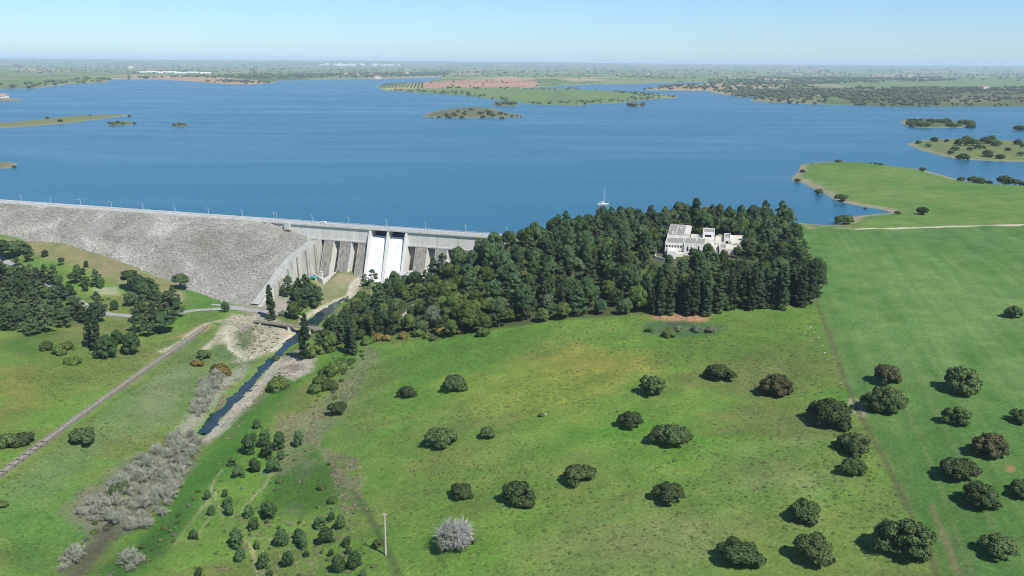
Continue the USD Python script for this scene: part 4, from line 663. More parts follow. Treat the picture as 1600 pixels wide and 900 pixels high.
def branchy(seed, H, R, n, r0, tw, twr, dl=.35, jit=.12):
    r = np.random.RandomState(seed); ms = [tube([(0, 0, -.4), (0, .05, H * .2)], [r0 * 1.2, r0], 6)]
    for i in range(n):
        a = r.rand() * 6.283; el = .25 + 1.15 * r.rand(); d = np.array([math.cos(a) * math.cos(el) * R / (H * .8), math.sin(a) * math.cos(el) * R / (H * .8), math.sin(el)]); L = H * .8 * (1.0 - dl * .6 + dl * r.rand()); o = np.array([0, 0, H * .18])
        mid = o + d * L * .5 + r.normal(size=3) * jit * L; end = o + d * L; ms.append(tube([o, mid, end], [r0 * .45, r0 * .28, twr], 4))
        for k in range(tw):
            f = .35 + .65 * r.rand(); b = o + (mid - o) * f * 2 if f < .5 else mid + (end - mid) * (f * 2 - 1); e = b + (d * .5 + r.normal(size=3) * .55) * L * .28; ms.append(tube([b, (b + e) / 2 + r.normal(size=3) * .04 * L, e], [twr * 1.3, twr, twr * .5], 3))
    return cat_(ms)
pd = proto('dead_0'); obj('branches', branchy(400, 5.0, 4.1, 84, .26, 30, .042, .16, .07), M['deadwood'], pd); bl_ = dome_blobs(401, 3.6, 4.6, .8, 26, .8); foliage('crown', [cards(bl_, 4200, .17, 401)], M['olivegreen'], pd)
for i in range(4): p_ = proto(f'twiggy_{i}'); obj('branches', branchy(420 + i, 3.6, 2.7, 34, .11, 12, .055), M['greytwig'], p_)
# ---------------------------------------------------------------- plants: where they stand
rr_ = random.Random(11)
ORD_ = ['nearest the wood', 'second from the wood', 'third from the wood', 'fourth from the wood', 'fifth from the wood', 'sixth from the wood', 'farthest from the wood', 'upper one set off to the left', 'lower one set off to the left']
def stand(kind, nvar, name, u, v, w, native, hc, label, cat, group=None, hs=1.0, var=None):
    """u, v: middle of the crown in the photograph, w: its width there; native: width of the kind as built; hc: height of its crown's middle."""
    p = gp(u, v); s = w / pxm(p) / native; dep = math.asin((ZC - p[2]) / np.linalg.norm(p - [0, 0, ZC]))
    q = gp(u, v + hc * s * hs * pxm(p) * math.cos(dep)); s = w / pxm(q) / native
    i = rr_.randrange(nvar) if var is None else var
    return place(f'/World/shapes/{kind}_{i}', name, (q[0], q[1], q[2] - .1), rr_.random() * 6.283, (s, s, s * hs * (.92 + .16 * rr_.random())), label, cat, group)
OAKS = [(711, 598, 50, 'broad dark oak alone on the upper meadow below the wood edge'), (636, 612, 34, 'small low oak nearest the scrubby bank at the left of the meadow'), (691, 683, 64, 'wide spreading oak in the left middle of the meadow'), (762, 676, 34, 'small sparse oak just right of the wide spreading oak at left of the meadow'), (722, 767, 48, 'pale low oak on the meadow just above the bleached dead tree'), (811, 770, 68, 'large round oak on the lower meadow right of the bleached dead tree'),
        (904, 740, 58, 'dark oak with a flat broken crown in the centre of the lower meadow'), (1020, 605, 54, 'oak in the upper middle of the meadow, left of the oaks below the pond scrub'), (1123, 580, 58, 'oak nearest the pond scrub and red soil patch'), (1212, 601, 64, 'olive brown oak between the pond scrub and the field boundary'), (1297, 644, 78, 'wide grey green oak touching the left side of the bare earth gap in the boundary'), (986, 655, 50, 'smaller oak left of the large oak in mid meadow'),
        (1050, 678, 68, 'large full oak in the middle of the meadow'), (1335, 694, 62, 'upper oak of the joined pair left of the field boundary'), (1333, 728, 50, 'lower oak of the joined pair left of the field boundary'), (1046, 768, 62, 'round oak casting a shadow to its left in the lower middle meadow'), (1258, 798, 64, 'oak in the lower right meadow under the joined pair'), (1386, 586, 50, 'brownish oak highest in the right field beside the boundary'), (1383, 626, 68, 'dark oak just right of the bare earth gap in the boundary'),
        (1503, 596, 66, 'broad dark oak alone in the upper right field'), (1495, 652, 46, 'small oak in the middle of the right field'), (1546, 697, 60, 'reddish brown oak in the right field above the red soil mark'), (1497, 732, 68, 'upper left oak of the two close together in the lower right field'), (1531, 775, 62, 'lower right oak of the two close together in the lower right field'), (1596, 650, 44, 'oak cut by the right edge level with the small oak of the right field'), (1602, 765, 50, 'oak cut by the right edge beside the two close oaks'), (1562, 853, 62, 'grey green oak in the bottom right corner'), (1583, 489, 32, 'little dark oak far up the right field by the right edge'),
        (1415, 845, 94, 'largest oak, on the bottom edge where the field boundary leaves the picture'), (1268, 858, 74, 'oak at the bottom edge left of the largest oak'), (1152, 864, 80, 'wide low oak at the bottom edge, leftmost of the three along the bottom'), (527, 640, 36, 'small dark oak on the scrubby bank left of the meadow'), (128, 681, 52, 'solitary oak between the canal and the grey thicket'), (187, 762, 34, 'single green tree standing inside the grey thicket'), (318, 553, 30, 'rounded oak by the sandy ground left of the river')]
for u, v, w, lab in OAKS: stand('oak', 8, 'holm_oak', u, v, w, 11.5, 2.6, lab, 'oak', var=8 + (u % 2) if 'brown' in lab else None)
stand('dead', 1, 'bleached_tree', 711, 836, 78, 10.4, 2.6, 'bleached pale grey half dead tree on a bright green patch of the lower meadow', 'dead tree')
YP = [(402, 662, 14), (388, 695, 28), (396, 683, 15), (398, 727, 22), (414, 685, 26), (418, 702, 26), (437, 688, 26), (427, 727, 24), (440, 711, 16), (467, 686, 22), (363, 721, 15), (372, 737, 19), (324, 774, 14), (352, 770, 13), (356, 784, 17), (358, 797, 17), (331, 797, 15), (389, 799, 18), (422, 800, 26), (397, 819, 18), (303, 836, 15), (369, 841, 27), (376, 867, 19), (439, 842, 25), (413, 877, 23), (451, 875, 23), (467, 835, 18), (474, 848, 19), (500, 815, 20), (509, 838, 26), (532, 817, 21), (518, 807, 13), (542, 847, 15), (545, 860, 12), (528, 881, 26), (555, 875, 26), (479, 865, 11), (518, 864, 11), (311, 894, 15), (421, 900, 16), (402, 851, 13), (416, 795, 18), (470, 840, 20), (568, 897, 14)]
for u, v, w in YP:
    zone = ('in the dense clump at the head of the pine slope', 'young pines clumped at the head of the slope') if v < 745 and u > 380 else ('along the narrow footpaths of the pine slope', 'young pines along the footpaths') if u < 410 else ('low on the pine slope near the utility pole', 'young pines near the utility pole') if u > 490 else ('in the middle of the lower pine slope', 'young pines on the lower slope')
    stand('young_pine', 4, 'young_pine', u, v, w, 5.6, 2.9, 'young rounded pine ' + zone[0], 'pine', zone[1])
for u, v, w, l in ((437, 751, 13, 'small dark bush at the upper corner of the dark green scrub patch among the pines'), (504, 760, 16, 'low bush on the right of the dark green scrub patch among the pines'), (520, 781, 18, 'low bush at the lower right of the dark green scrub patch'), (591, 848, 20, 'dark upright bush beside the foot of the utility pole')): stand('bush', 3, 'bush', u, v, w, 4.0, 1.1, l, 'bush')
# left slope, in front of the rockfill
LP_ = [('round_pine', 3, 5, 386, 32, 8.6, 7, 'umbrella pine at the left edge under the rockfill toe, leftmost of three'), ('round_pine', 3, 20, 385, 28, 8.6, 7, 'umbrella pine under the rockfill toe, middle of three at the left edge'), ('round_pine', 3, 33, 384, 22, 8.6, 7, 'umbrella pine under the rockfill toe, rightmost of three at the left edge'),
       ('pine', 10, 47, 397, 13, 8.0, 7, 'little pine right below the umbrella pines'), ('young_pine', 4, 71, 396, 8, 4.4, 2.9, 'tiny round pine on the grass right of the umbrella pines'), ('round_pine', 3, 96, 407, 11, 8.6, 7, 'small pine with its shadow beneath on the open left slope'), ('young_pine', 4, 135, 413, 7, 4.4, 2.9, 'tiny conical pine highest on the dry slope'),
       ('round_pine', 3, 117, 430, 19, 8.6, 7, 'rounded pine above the left wood, left of the loose group'), ('young_pine', 4, 121, 423, 12, 4.4, 2.9, 'small pine behind the rounded pine of the loose group'), ('young_pine', 4, 130, 424, 8, 4.4, 2.9, 'narrow young pine at the back of the loose group'), ('round_pine', 3, 133, 437, 16, 8.6, 7, 'rounded pine at the front of the loose group'), ('pine', 10, 153, 434, 15, 8.0, 7, 'taller pine at the right of the loose group'), ('young_pine', 4, 157, 442, 12, 4.4, 2.9, 'dense pine at the foot of the taller one in the loose group'), ('young_pine', 4, 133, 450, 8, 4.4, 2.9, 'tiny pine below the loose group'),
       ('round_pine', 3, 204, 434, 30, 8.6, 7, 'broad pine at the top of the group before the stone pine'), ('pine', 10, 219, 440, 19, 8.0, 7, 'pine at the right shoulder of the group before the stone pine'), ('pine', 10, 237, 451, 26, 8.0, 7, 'large pine at the right of the group before the stone pine'), ('pine', 10, 225, 456, 22, 8.0, 7, 'pine in the middle of the group before the stone pine'), ('pine', 10, 205, 464, 17, 8.0, 7, 'narrow conical pine at the left foot of the group before the stone pine'), ('pine', 10, 224, 477, 20, 8.0, 7, 'pine just above the road in the group before the stone pine'),
       ('pine', 10, 263, 479, 28, 8.0, 7, 'dark pine above the bend of the road'), ('pine', 10, 271, 467, 18, 8.0, 7, 'lighter pine behind the dark pine above the road'), ('pine', 10, 246, 468, 15, 8.0, 7, 'pine between the two groups above the road'), ('round_pine', 3, 222, 497, 34, 8.6, 7, 'wide pine on the near side of the road, left of a pair'), ('round_pine', 3, 256, 497, 34, 8.6, 7, 'wide pine on the near side of the road, right of a pair'), ('cypress', 3, 241, 497, 9, 2.6, 6, 'thin cypress between the two wide pines by the road'), ('round_pine', 3, 233, 510, 24, 8.6, 7, 'dark pine in front of the two wide pines by the road'),
       ('round_pine', 3, 283, 436, 25, 8.6, 7, 'lone stone pine with bare trunk and dark shadow at the rockfill toe'), ('young_pine', 4, 352, 480, 12, 4.4, 2.9, 'little conical pine beside the road junction'), ('young_pine', 4, 179, 477, 11, 4.4, 2.9, 'tiny round pine on the grass above the road'), ('pine', 10, 153, 474, 17, 8.0, 7, 'pine at the right corner of the left wood'), ('pine', 10, 152, 489, 24, 8.0, 7, 'pine by the road at the right edge of the left wood'), ('bush', 3, 170, 466, 6, 4.0, 1, 'tiny bush on the grass above the road'),
       ('cypress', 3, 138, 520, 10, 2.6, 6, 'left cypress of the pair below the left wood'), ('cypress', 3, 151, 522, 12, 2.6, 6, 'right cypress of the pair below the left wood'), ('cypress', 3, 210, 517, 6, 2.6, 6, 'slim cypress alone above the canal'), ('young_pine', 4, 184, 527, 17, 4.4, 2.9, 'small pine behind the two round pines near the canal'), ('young_pine', 4, 168, 544, 30, 4.8, 2.6, 'pale round pine left of a pair near the canal'), ('young_pine', 4, 205, 538, 27, 4.8, 2.9, 'dark conical pine right of a pair near the canal'),
       ('bush', 3, 114, 563, 24, 4.0, 1, 'round green bush in the left field'), ('bush', 3, 93, 547, 24, 4.0, 1, 'low dark bush right of the hollow in the left field'), ('bush', 3, 72, 541, 22, 4.0, 1, 'low dark bush left of the hollow in the left field'), ('bush', 3, 105, 541, 22, 4.0, 1, 'low bush on the upper side of the hollow in the left field'),
       ('dark_bush', 1, 12, 690, 36, 4.0, 1, 'left half of the dark hedge at the left edge above the canal'), ('dark_bush', 1, 38, 685, 36, 4.0, 1, 'right half of the dark hedge at the left edge above the canal'), ('yellow_bush', 1, 345, 577, 34, 4.0, 1, 'yellow flowering shrub left of the river'), ('yellow_bush', 1, 308, 567, 20, 4.0, 1, 'brownish yellow shrub below the rounded oak'), ('dark_bush', 1, 4, 788, 18, 4.0, 1, 'dark bush cut by the left edge beside the lower field'),
       ('bush', 3, 435, 598, 38, 4.0, 1.1, 'round grey green bush on the right river bank beside the sand bar'), ('bush', 3, 514, 579, 32, 4.0, 1.1, 'bush in the middle of the scrub belt right of the river'), ('bush', 3, 527, 572, 34, 4.0, 1.1, 'bush at the top right of the scrub belt right of the river'), ('bush', 3, 502, 592, 30, 4.0, 1.1, 'bush at the left of the scrub belt right of the river'), ('bush', 3, 515, 600, 30, 4.0, 1.1, 'bush at the lower end of the scrub belt right of the river'), ('bush', 3, 494, 606, 26, 4.0, 1.1, 'lowest bush of the scrub belt right of the river'), ('bush', 3, 534, 566, 24, 4.0, 1.1, 'topmost bush of the scrub belt right of the river'), ('bush', 3, 548, 563, 15, 4.0, 1.1, 'small bush at the meadow end of the scrub belt'), ('bush', 3, 524, 621, 9, 4.0, 1.1, 'tiny bush above the small dark oak on the bank'), ('bush', 3, 433, 560, 12, 4.0, 1.1, 'tiny bush on the bare bank in mid river bend'),
       ('cypress', 3, 424, 473, 12, 2.6, 6, 'tall dark cypress at the edge of the yard left of the bridge'), ('pine', 10, 450, 448, 17, 8.0, 7, 'conical pine leftmost of the clump at the dam foot'), ('pine', 10, 466, 443, 12, 8.0, 7, 'slender conical pine in the clump at the dam foot'), ('pine', 10, 478, 440, 17, 8.0, 7, 'tallest pine of the clump at the dam foot'), ('pine', 10, 490, 454, 24, 8.0, 7, 'broad pine right of the clump at the dam foot'), ('pine', 10, 465, 462, 24, 8.0, 7, 'broad pine in front of the clump at the dam foot'), ('pine', 10, 481, 464, 24, 8.0, 7, 'middle pine in front of the clump at the dam foot'), ('broad', 3, 460, 482, 25, 8.0, 5.5, 'round bright tree closest to the river in the clump at the dam foot'), ('pine', 10, 494, 466, 16, 8.0, 7, 'dark pine overhanging the river right of the clump at the dam foot'), ('pale_bush', 1, 443, 489, 16, 4.0, 1, 'pale bush between the cypress and the clump at the dam foot'),
       ('cypress', 3, 476, 528, 15, 2.6, 6, 'thick dark cypress at the right end of the bridge'), ('bush', 3, 496, 547, 30, 4.0, 1.1, 'leafy bush below the wood at the right end of the bridge'), ('bush', 3, 514, 541, 28, 4.0, 1.1, 'leafy bush along the left foot of the wood')]
catn = {'round_pine': ('round_pine', 'pine'), 'pine': ('pine_tree', 'pine'), 'young_pine': ('young_pine', 'pine'), 'cypress': ('cypress', 'cypress'), 'bush': ('bush', 'bush'), 'dark_bush': ('dark_bush', 'bush'), 'yellow_bush': ('yellow_shrub', 'shrub'), 'pale_bush': ('pale_bush', 'bush'), 'broad': ('broadleaf_tree', 'tree')}
for k, nv, u, v, w, nat, hc, lab in LP_: stand(k, nv, catn[k][0], u, v, w, nat, hc, lab, catn[k][1], hs=(1.0 if w < 20 else .74) if k == 'pine' else .85 if k == 'round_pine' else 1.0)
def scatter(poly, dist, n, seed, avoid=()):
    r = np.random.RandomState(seed); a, b, c, d = poly.bounds; pts = []; shapely.prepare(poly)
    for _ in range(n):
        p = np.array([r.uniform(a, c), r.uniform(b, d)])
        if not poly.contains(Point(p)) or any(q.contains(Point(p)) for q in avoid): continue
        if pts and np.min(np.hypot(*(np.array(pts) - p).T)) < dist * (.85 + .3 * r.rand()): continue
        pts.append(p)
    return np.array(pts)
lw = gpoly([(-90, 430), (0, 432), (30, 430), (65, 437), (90, 446), (108, 465), (118, 480), (132, 492), (136, 502), (118, 510), (84, 517), (50, 524), (20, 516), (0, 518), (-90, 520)])
for p in scatter(lw, 7.6, 3000, 21):
    s = .62 + .36 * rr_.random(); edge = lw.exterior.distance(Point(p)) < 6
    place(f'/World/shapes/pine_{rr_.randrange(6)}' if rr_.random() < .7 else f'/World/shapes/round_pine_{rr_.randrange(3)}', 'pine_tree', (p[0], p[1], gz(*p) - .1), rr_.random() * 6.28, (s, s, s * (.75 + .25 * rr_.random())), ('tall ' if s > 1.0 else 'low ') + ('dark green pine on the edge of the wood at the left under the rockfill' if edge else 'dark green pine inside the wood at the left under the rockfill'), 'pine', 'pines on the edge of the left wood' if edge else 'pines inside the left wood')
# the big wood: everything that is not clearing, building or view over the path
def local_rect(x0, x1, y0, y1): 
    c, s = math.cos(BR), math.sin(BR); return Polygon([(bp[0] + c * x - s * y, bp[1] + s * x + c * y) for x, y in ((x0, y0), (x1, y0), (x1, y1), (x0, y1))])
no_go = [local_rect(-3, 48, -14, 60), local_rect(-8, 14, -30, -2), local_rect(14, 48, -14, -2), gpoly([(1012, 485), (1060, 483), (1112, 486), (1108, 505), (1012, 505)]), gpoly([(985, 450), (1005, 425), (1040, 412), (1046, 425), (1010, 452), (990, 470)]), gline([(628, 500), (633, 490), (640, 482), (655, 470)]).buffer(4), Polygon([tuple(dam(s, t, 0)[:2]) for s, t in ((285, -8), (440, -8), (440, 7), (404, 14), (380, 26), (285, 40))]), river_poly.buffer(3)]
front_c = [(720, 495, 9), (1012, 473, 11), (1022, 470, 10), (1034, 472, 11), (1046, 474, 12), (1058, 472, 12), (1064, 474, 11), (1075, 472, 12), (1086, 472, 11), (1096, 470, 12), (1104, 471, 11), (1120, 468, 13), (1132, 466, 12), (1146, 466, 13), (1160, 464, 13), (1174, 463, 12), (1186, 462, 13), (1198, 462, 12), (1210, 462, 13), (1222, 460, 12), (1234, 458, 13), (545, 520, 10), (594, 497, 10), (552, 526, 9), (612, 500, 8), (1264, 455, 13), (1275, 452, 13), (1250, 458, 12), (1040, 440, 11), (1088, 440, 10), (1190, 430, 9), (1150, 440, 9), (930, 410, 8), (950, 405, 9)]
for u, v, w in front_c:
    side = 'right' if u > 900 else 'left'
    w *= .75 + .5 * rr_.random(); stand('cypress', 3, 'cypress', u, v - (11 if u > 1005 and v > 450 else 0) + 5 * (rr_.random() - .6), w, 2.5, 6.0, f'dark slim cypress along the {"front edge of the wood under the hotel" if u > 1005 else "river side of the wood" if u < 800 else "middle of the wood"}', 'cypress', 'cypresses along the front of the wood' if u > 1005 else 'cypresses on the river side of the wood' if u < 800 else 'cypresses in the middle of the wood', hs=(.95 + .35 * rr_.random()) * min(1.0, 11.5 / w))
FB = [(580, 437, 24, 'airy', 2, 8.2, 11, 'tall airy dark tree with bare stem before the foot of the white chutes'), (569, 440, 18, 'airy', 2, 8.2, 11, 'airy tree left of the tall airy one before the white chutes'), (545, 472, 12, 'airy', 2, 8.2, 11, 'slim airy tree by the river above the bridge'), (676, 492, 30, 'broad', 4, 8.0, 5.5, 'pale blossoming tree on the path side of the wood front'), (733, 487, 44, 'broad', 3, 8.0, 5.5, 'large bright round tree on the wood front'), (712, 470, 34, 'broad', 3, 8.0, 5.5, 'bright round tree behind the large one on the wood front'), (700, 452, 28, 'broad', 3, 8.0, 5.5, 'fresh green tree in the wood below the right buttresses'), (640, 502, 24, 'broad', 3, 8.0, 5.5, 'dense round green tree right of the pale path'), (755, 500, 28, 'broad', 3, 8.0, 5.5, 'broad tree at the meadow corner of the wood front'), (705, 510, 24, 'broad', 3, 8.0, 5.5, 'low round tree at the foot of the wood front'), (880, 480, 26, 'broad', 3, 8.0, 5.5, 'bright tree at the wood edge above the meadow'), (855, 470, 22, 'broad', 4, 8.0, 5.5, 'greyish tree at the wood edge above the meadow'), (795, 490, 20, 'broad', 3, 8.0, 5.5, 'light green tree among dark pines at the wood edge'), (975, 425, 22, 'broad', 3, 8.0, 5.5, 'bright tree left of the grassy clearing'), (570, 500, 26, 'broad', 3, 8.0, 5.5, 'round tree on the river side of the wood'), (520, 530, 26, 'broad', 3, 8.0, 5.5, 'dense tree at the river corner of the wood'), (1110, 402, 17, 'pine', 10, 8.0, 7.5, 'pine standing against the white front of the hotel'), (1084, 406, 15, 'pine', 10, 8.0, 7.5, 'pine before the left part of the hotel front'), (1106, 410, 20, 'broad', 3, 8.0, 5.5, 'brownish round tree before the hotel front'), (1152, 392, 13, 'pine', 10, 8.0, 7.5, 'small pine before the right wing of the hotel')]
taken = []
for u, v, w, k, nv, nat, hc, lab in FB:
    q = stand(k, nv, {'airy': 'airy_tree', 'broad': 'broadleaf_tree', 'pine': 'pine_tree'}[k], u, v, w, nat, hc, lab, 'pine' if k == 'pine' else 'tree', var=3 if k == 'broad' and nv == 4 else None)
    t = q.GetAttribute('xformOp:translate').Get(); taken.append(Point(t[0], t[1]).buffer(4.5))
wp = scatter(wood, 7.7, 16000, 31, no_go + taken)
npine = nbroad = 0
hotel_front = local_rect(-14, 60, -62, 2)
low = gpoly([(480, 560), (560, 440), (700, 430), (760, 470), (770, 520), (640, 540)])
order = np.argsort(np.hypot(wp[:, 0], wp[:, 1]))
for p in wp[order]:
    z = gz(*p); P3 = Point(p); west = low.contains(P3); rb = rr_.random()
    edge = wood.exterior.distance(P3) < 7
    front = edge and p[1] < 470 + .0 * p[0]
    broad = rb < (.5 if west else .3 if edge else .19)
    if hotel_front.contains(P3): s_h = .74
    else: s_h = 1.0
    where, grp = (('on the river side of the wood below the white chutes', 'river side of the wood') if west else ('along the meadow edge of the wood', 'meadow edge of the wood') if edge and np.hypot(*p) < 500 else ('on the lake side of the wood behind the hotel', 'lake side of the wood') if p[1] > 560 else ('in the right part of the wood around the hotel', 'right part of the wood') if p[0] > 85 else ('in the middle of the wood left of the hotel', 'middle of the wood'))
    s = (.68 + .62 * rr_.random() ** 1.2) * (.84 if west else 1.0) * s_h; rz = rr_.random() * 6.28; sz_ = 'tall ' if s > 1.05 else 'low ' if s < .8 else 'medium '
    if broad and nbroad < 200:
        nbroad += 1; s *= 1.05; place(f'/World/shapes/broad_{rr_.randrange(3)}', 'broadleaf_tree', (p[0], p[1], z - .1), rz, (s, s, s * (.8 + .3 * rr_.random())), sz_ + 'bushy green broadleaf tree ' + where, 'tree', 'broadleaf trees, ' + grp)
    elif rb > .70 and not west:
        place(f'/World/shapes/round_pine_{rr_.randrange(3)}', 'round_pine', (p[0], p[1], z - .1), rz, (s * 1.05, s * 1.05, s * (1.08 + .34 * rr_.random())), sz_ + 'round crowned pine ' + where, 'pine', 'round crowned pines, ' + grp)
    elif npine < 300:
        npine += 1; place(f'/World/shapes/pine_{rr_.choice((0, 1, 2, 3, 4, 5, 6, 7, 8, 9, 6, 7, 8, 9))}', 'pine_tree', (p[0], p[1], z - .1), rz, (s, s, s * (.82 + .3 * rr_.random()) * (1.0 if west else 1.14)), sz_ + 'dark green pine ' + where, 'pine', 'pines, ' + grp)
print('wood', len(wp), npine, nbroad)
for u, v, w, k, lab in [(590, 526, 24, 'yellow_bush', 'orange yellow shrub left of the path mouth at the wood foot'), (605, 527, 20, 'yellow_bush', 'second orange shrub left of the path mouth at the wood foot'), (630, 523, 22, 'yellow_bush', 'bright yellow shrub below the path mouth'), (690, 516, 26, 'yellow_bush', 'brownish yellow shrub at the wood foot left of the bright tree'), (715, 516, 22, 'yellow_bush', 'yellow shrub in front of the low round tree'), (677, 528, 16, 'pale_bush', 'silvery grey bush standing out from the wood foot into the meadow'), (668, 524, 16, 'bush', 'dark bush beside the silvery bush'), (655, 520, 22, 'bush', 'green bush right of the yellow shrub below the path'), (575, 530, 26, 'bush', 'dark bush at the wood foot left of the orange shrubs'), (1045, 519, 26, 'bush', 'dark bush in the middle of the pond scrub'), (1015, 514, 16, 'bush', 'small bush at the left end of the pond scrub'), (1090, 512, 22, 'pale_bush', 'bluish bush in the right part of the pond scrub'), (1110, 514, 20, 'pale_bush', 'bluish bush at the right end of the pond scrub'), (1060, 512, 18, 'pale_bush', 'bluish bush behind the dark bush of the pond scrub'), (1256, 473, 16, 'bush', 'round bush at the right corner of the wood'), (1140, 480, 18, 'bush', 'low bush at the wood foot right of the red soil'), (1210, 477, 18, 'bush', 'low bush at the wood foot under the right cypresses'), (755, 518, 26, 'bush', 'bush at the meadow corner of the wood foot'), (845, 648, 12, 'dark_bush', 'tiny grey bush with a white stone in the open meadow')]:
    nm, ct = catn[k]; stand(k, {'bush': 3}.get(k, 1), nm, u, v, w, 4.0, 1.0, lab, ct)
# grey leafless thicket along the lower river
for px, dist, sd, lab, grp in [([(98, 818), (150, 770), (205, 725), (262, 680), (300, 672), (322, 690), (300, 730), (287, 757), (270, 800), (240, 825), (200, 842), (160, 822)], 3.9, 61, 'leafless grey shrub in the large thicket over the lower stream', 'leafless shrubs of the large thicket'), ([(300, 645), (312, 600), (335, 588), (352, 590), (335, 620), (315, 655)], 2.9, 62, 'leafless grey shrub in the strip on the left river bank', 'leafless shrubs on the left river bank'), ([(88, 884), (105, 868), (124, 866), (118, 886), (98, 896)], 3.0, 63, 'leafless grey shrub left of the stream at the bottom edge', 'leafless shrubs left of the stream at the bottom'), ([(190, 885), (205, 870), (222, 876), (210, 896)], 3.0, 64, 'leafless grey shrub right of the stream at the bottom edge', 'leafless shrubs right of the stream at the bottom')]:
    for p in scatter(gpoly(px).buffer(-1.8 if sd == 61 else -.3), dist, 2600, sd):
        s = .55 + .75 * rr_.random() ** 1.3; place(f'/World/shapes/twiggy_{rr_.randrange(4)}', 'leafless_shrub', (p[0], p[1], gz(*p) - .1), rr_.random() * 6.28, (s, s, s * (.8 + .4 * rr_.random())), ('tall ' if s > 1.15 else 'low ' if s < .85 else '') + lab, 'shrub', grp)
for px, dist, sd, lab, grp in [([(250, 830), (300, 775), (320, 760), (270, 850), (200, 905), (165, 905)], 4.2, 66, 'low leafy bush on the lush bank right of the grey thicket', 'leafy bushes right of the grey thicket'), ([(135, 800), (165, 795), (165, 830), (130, 850)], 4.2, 67, 'low leafy bush left of the stream under the grey thicket', 'leafy bushes left of the stream'), ([(520, 560), (560, 545), (585, 545), (540, 590), (500, 640), (475, 660), (490, 620)], 5.5, 68, 'low scrubby bush on the bank between river and meadow', 'scrub bushes on the bank below the meadow')]:
    for p in scatter(gpoly(px), dist, 1500, sd):
        s = .35 + .45 * rr_.random(); place(f'/World/shapes/{rr_.choice(["bush_0", "bush_1", "pale_bush_0", "bush_2"])}', 'bush', (p[0], p[1], gz(*p) - .1), rr_.random() * 6.28, (s, s, s * .8), lab, 'bush', grp)
for p in scatter(gpoly([(366, 520), (395, 508), (425, 512), (440, 530), (420, 548), (385, 552), (372, 545)]), 5.0, 700, 69):
    s = .25 + .3 * rr_.random(); place(f'/World/shapes/{rr_.choice(["bush_0", "pale_bush_0", "bush_2"])}', 'bush', (p[0], p[1], gz(*p) - .1), rr_.random() * 6.28, (s, s, s * .7), 'small low bush on the sandy yard beside the bridge', 'bush', 'low bushes on the sandy yard')
for p in scatter(gpoly([(300, 890), (330, 790), (360, 715), (400, 660), (480, 700), (560, 760), (600, 890)]), 6.5, 1200, 70):
    s = .22 + .3 * rr_.random(); place(f'/World/shapes/{rr_.choice(["bush_0", "pale_bush_0", "bush_2", "dark_bush_0"])}', 'bush', (p[0], p[1], gz(*p) - .1), rr_.random() * 6.28, (s, s, s * .8), ('tiny' if s < .36 else 'small') + ' low shrub in the grass between the young pines', 'bush', 'low shrubs between the young pines')
# ---------------------------------------------------------------- lake islands and far shore trees
def far_stand(u, v, w, lab, grp=None, z=1.2, kind='oak', nv=8, nat=11.8, cat='tree', name='lakeside_tree'):
    p = at(u, v, z); p = at(u, v + 2.6 * (w / pxm(p) / nat) * pxm(p) * .97, z); s = w / pxm(p) / nat; g = max(gz(p[0], p[1]), -.5)
    place(f'/World/shapes/{kind}_{rr_.randrange(nv)}', name, (p[0], p[1], g - .2), rr_.random() * 6.28, (s, s, s * 1.05), lab, cat, grp)
for u, v, w, lab in [(1254, 266, 11, 'dark tree at the left tip of the green headland'), (1246, 279, 12, 'brown bush by the water at the left tip of the headland'), (1280, 297, 17, 'round tree on the left shore of the headland above the inlet'), (1315, 307, 25, 'large round tree at the mouth of the inlet'), (1352, 322, 7, 'tiny bush in the inlet'), (1402, 332, 12, 'bush at the head of the inlet'), (1442, 332, 21, 'single round tree on the headland grass above the track'), (1320, 341, 32, 'spreading tree at the near side of the inlet mouth'), (1442, 265, 12, 'small tree on the back shore of the headland'), (1310, 251, 13, 'low bush on the back shore of the headland'), (1502, 282, 14, 'leftmost tree of the dark group on the headland by the right edge'), (1520, 283, 20, 'second tree from the left in the dark group on the headland'), (1532, 285, 18, 'third tree from the left in the dark group on the headland'), (1545, 288, 13, 'low tree in the gap of the dark group on the headland'), (1570, 283, 24, 'broad tree right of the gap in the dark group on the headland'), (1586, 285, 20, 'tree near the right edge in the dark group on the headland'), (1598, 292, 13, 'rightmost tree of the dark group on the headland')]: far_stand(u, v, w, lab, z=1.5)
for u in (1352, 1360, 1368, 1376): far_stand(u, 255.5, 9, 'low dark bush in the short line on the back shore of the headland', 'bushes in line on the headland back shore', z=.6)
for u, v, w in [(1435, 222, 11), (1450, 227, 12), (1460, 220, 13), (1479, 222, 9), (1492, 234, 15), (1500, 225, 21), (1520, 225, 22), (1540, 222, 20), (1555, 227, 17), (1505, 244, 21), (1543, 242, 19), (1563, 245, 15), (1590, 225, 15), (1595, 243, 13), (1515, 235, 11), (1530, 232, 16), (1510, 219, 15), (1550, 219, 14), (1485, 238, 12), (1575, 236, 10), (1602, 230, 14)]: far_stand(u, v, w, 'round oak on the grassy island at the right edge', 'oaks on the grassy island at the right edge')
fr = random.Random(5)
for k in range(34):
    u = 1420 + 102 * fr.random(); far_stand(u, 189 + 7 * fr.random() + (u - 1470) * .02, 9 + 6 * fr.random(), 'dark tree on the thickly wooded small island at upper right', 'trees on the wooded small island')
for u, v, w in ((1590, 199, 14), (1598, 200, 12), (1604, 199, 12)): far_stand(u, v, w, 'dark tree on the islet cut by the right edge', 'trees on the islet at the right edge')
for k in range(26):
    u = 668 + 118 * fr.random(); far_stand(u, 172 + 9 * fr.random() + abs(u - 735) * .04, 5 + 6 * fr.random(), 'bushy tree on the scrubby island in the middle of the lake', 'trees on the island in mid lake')
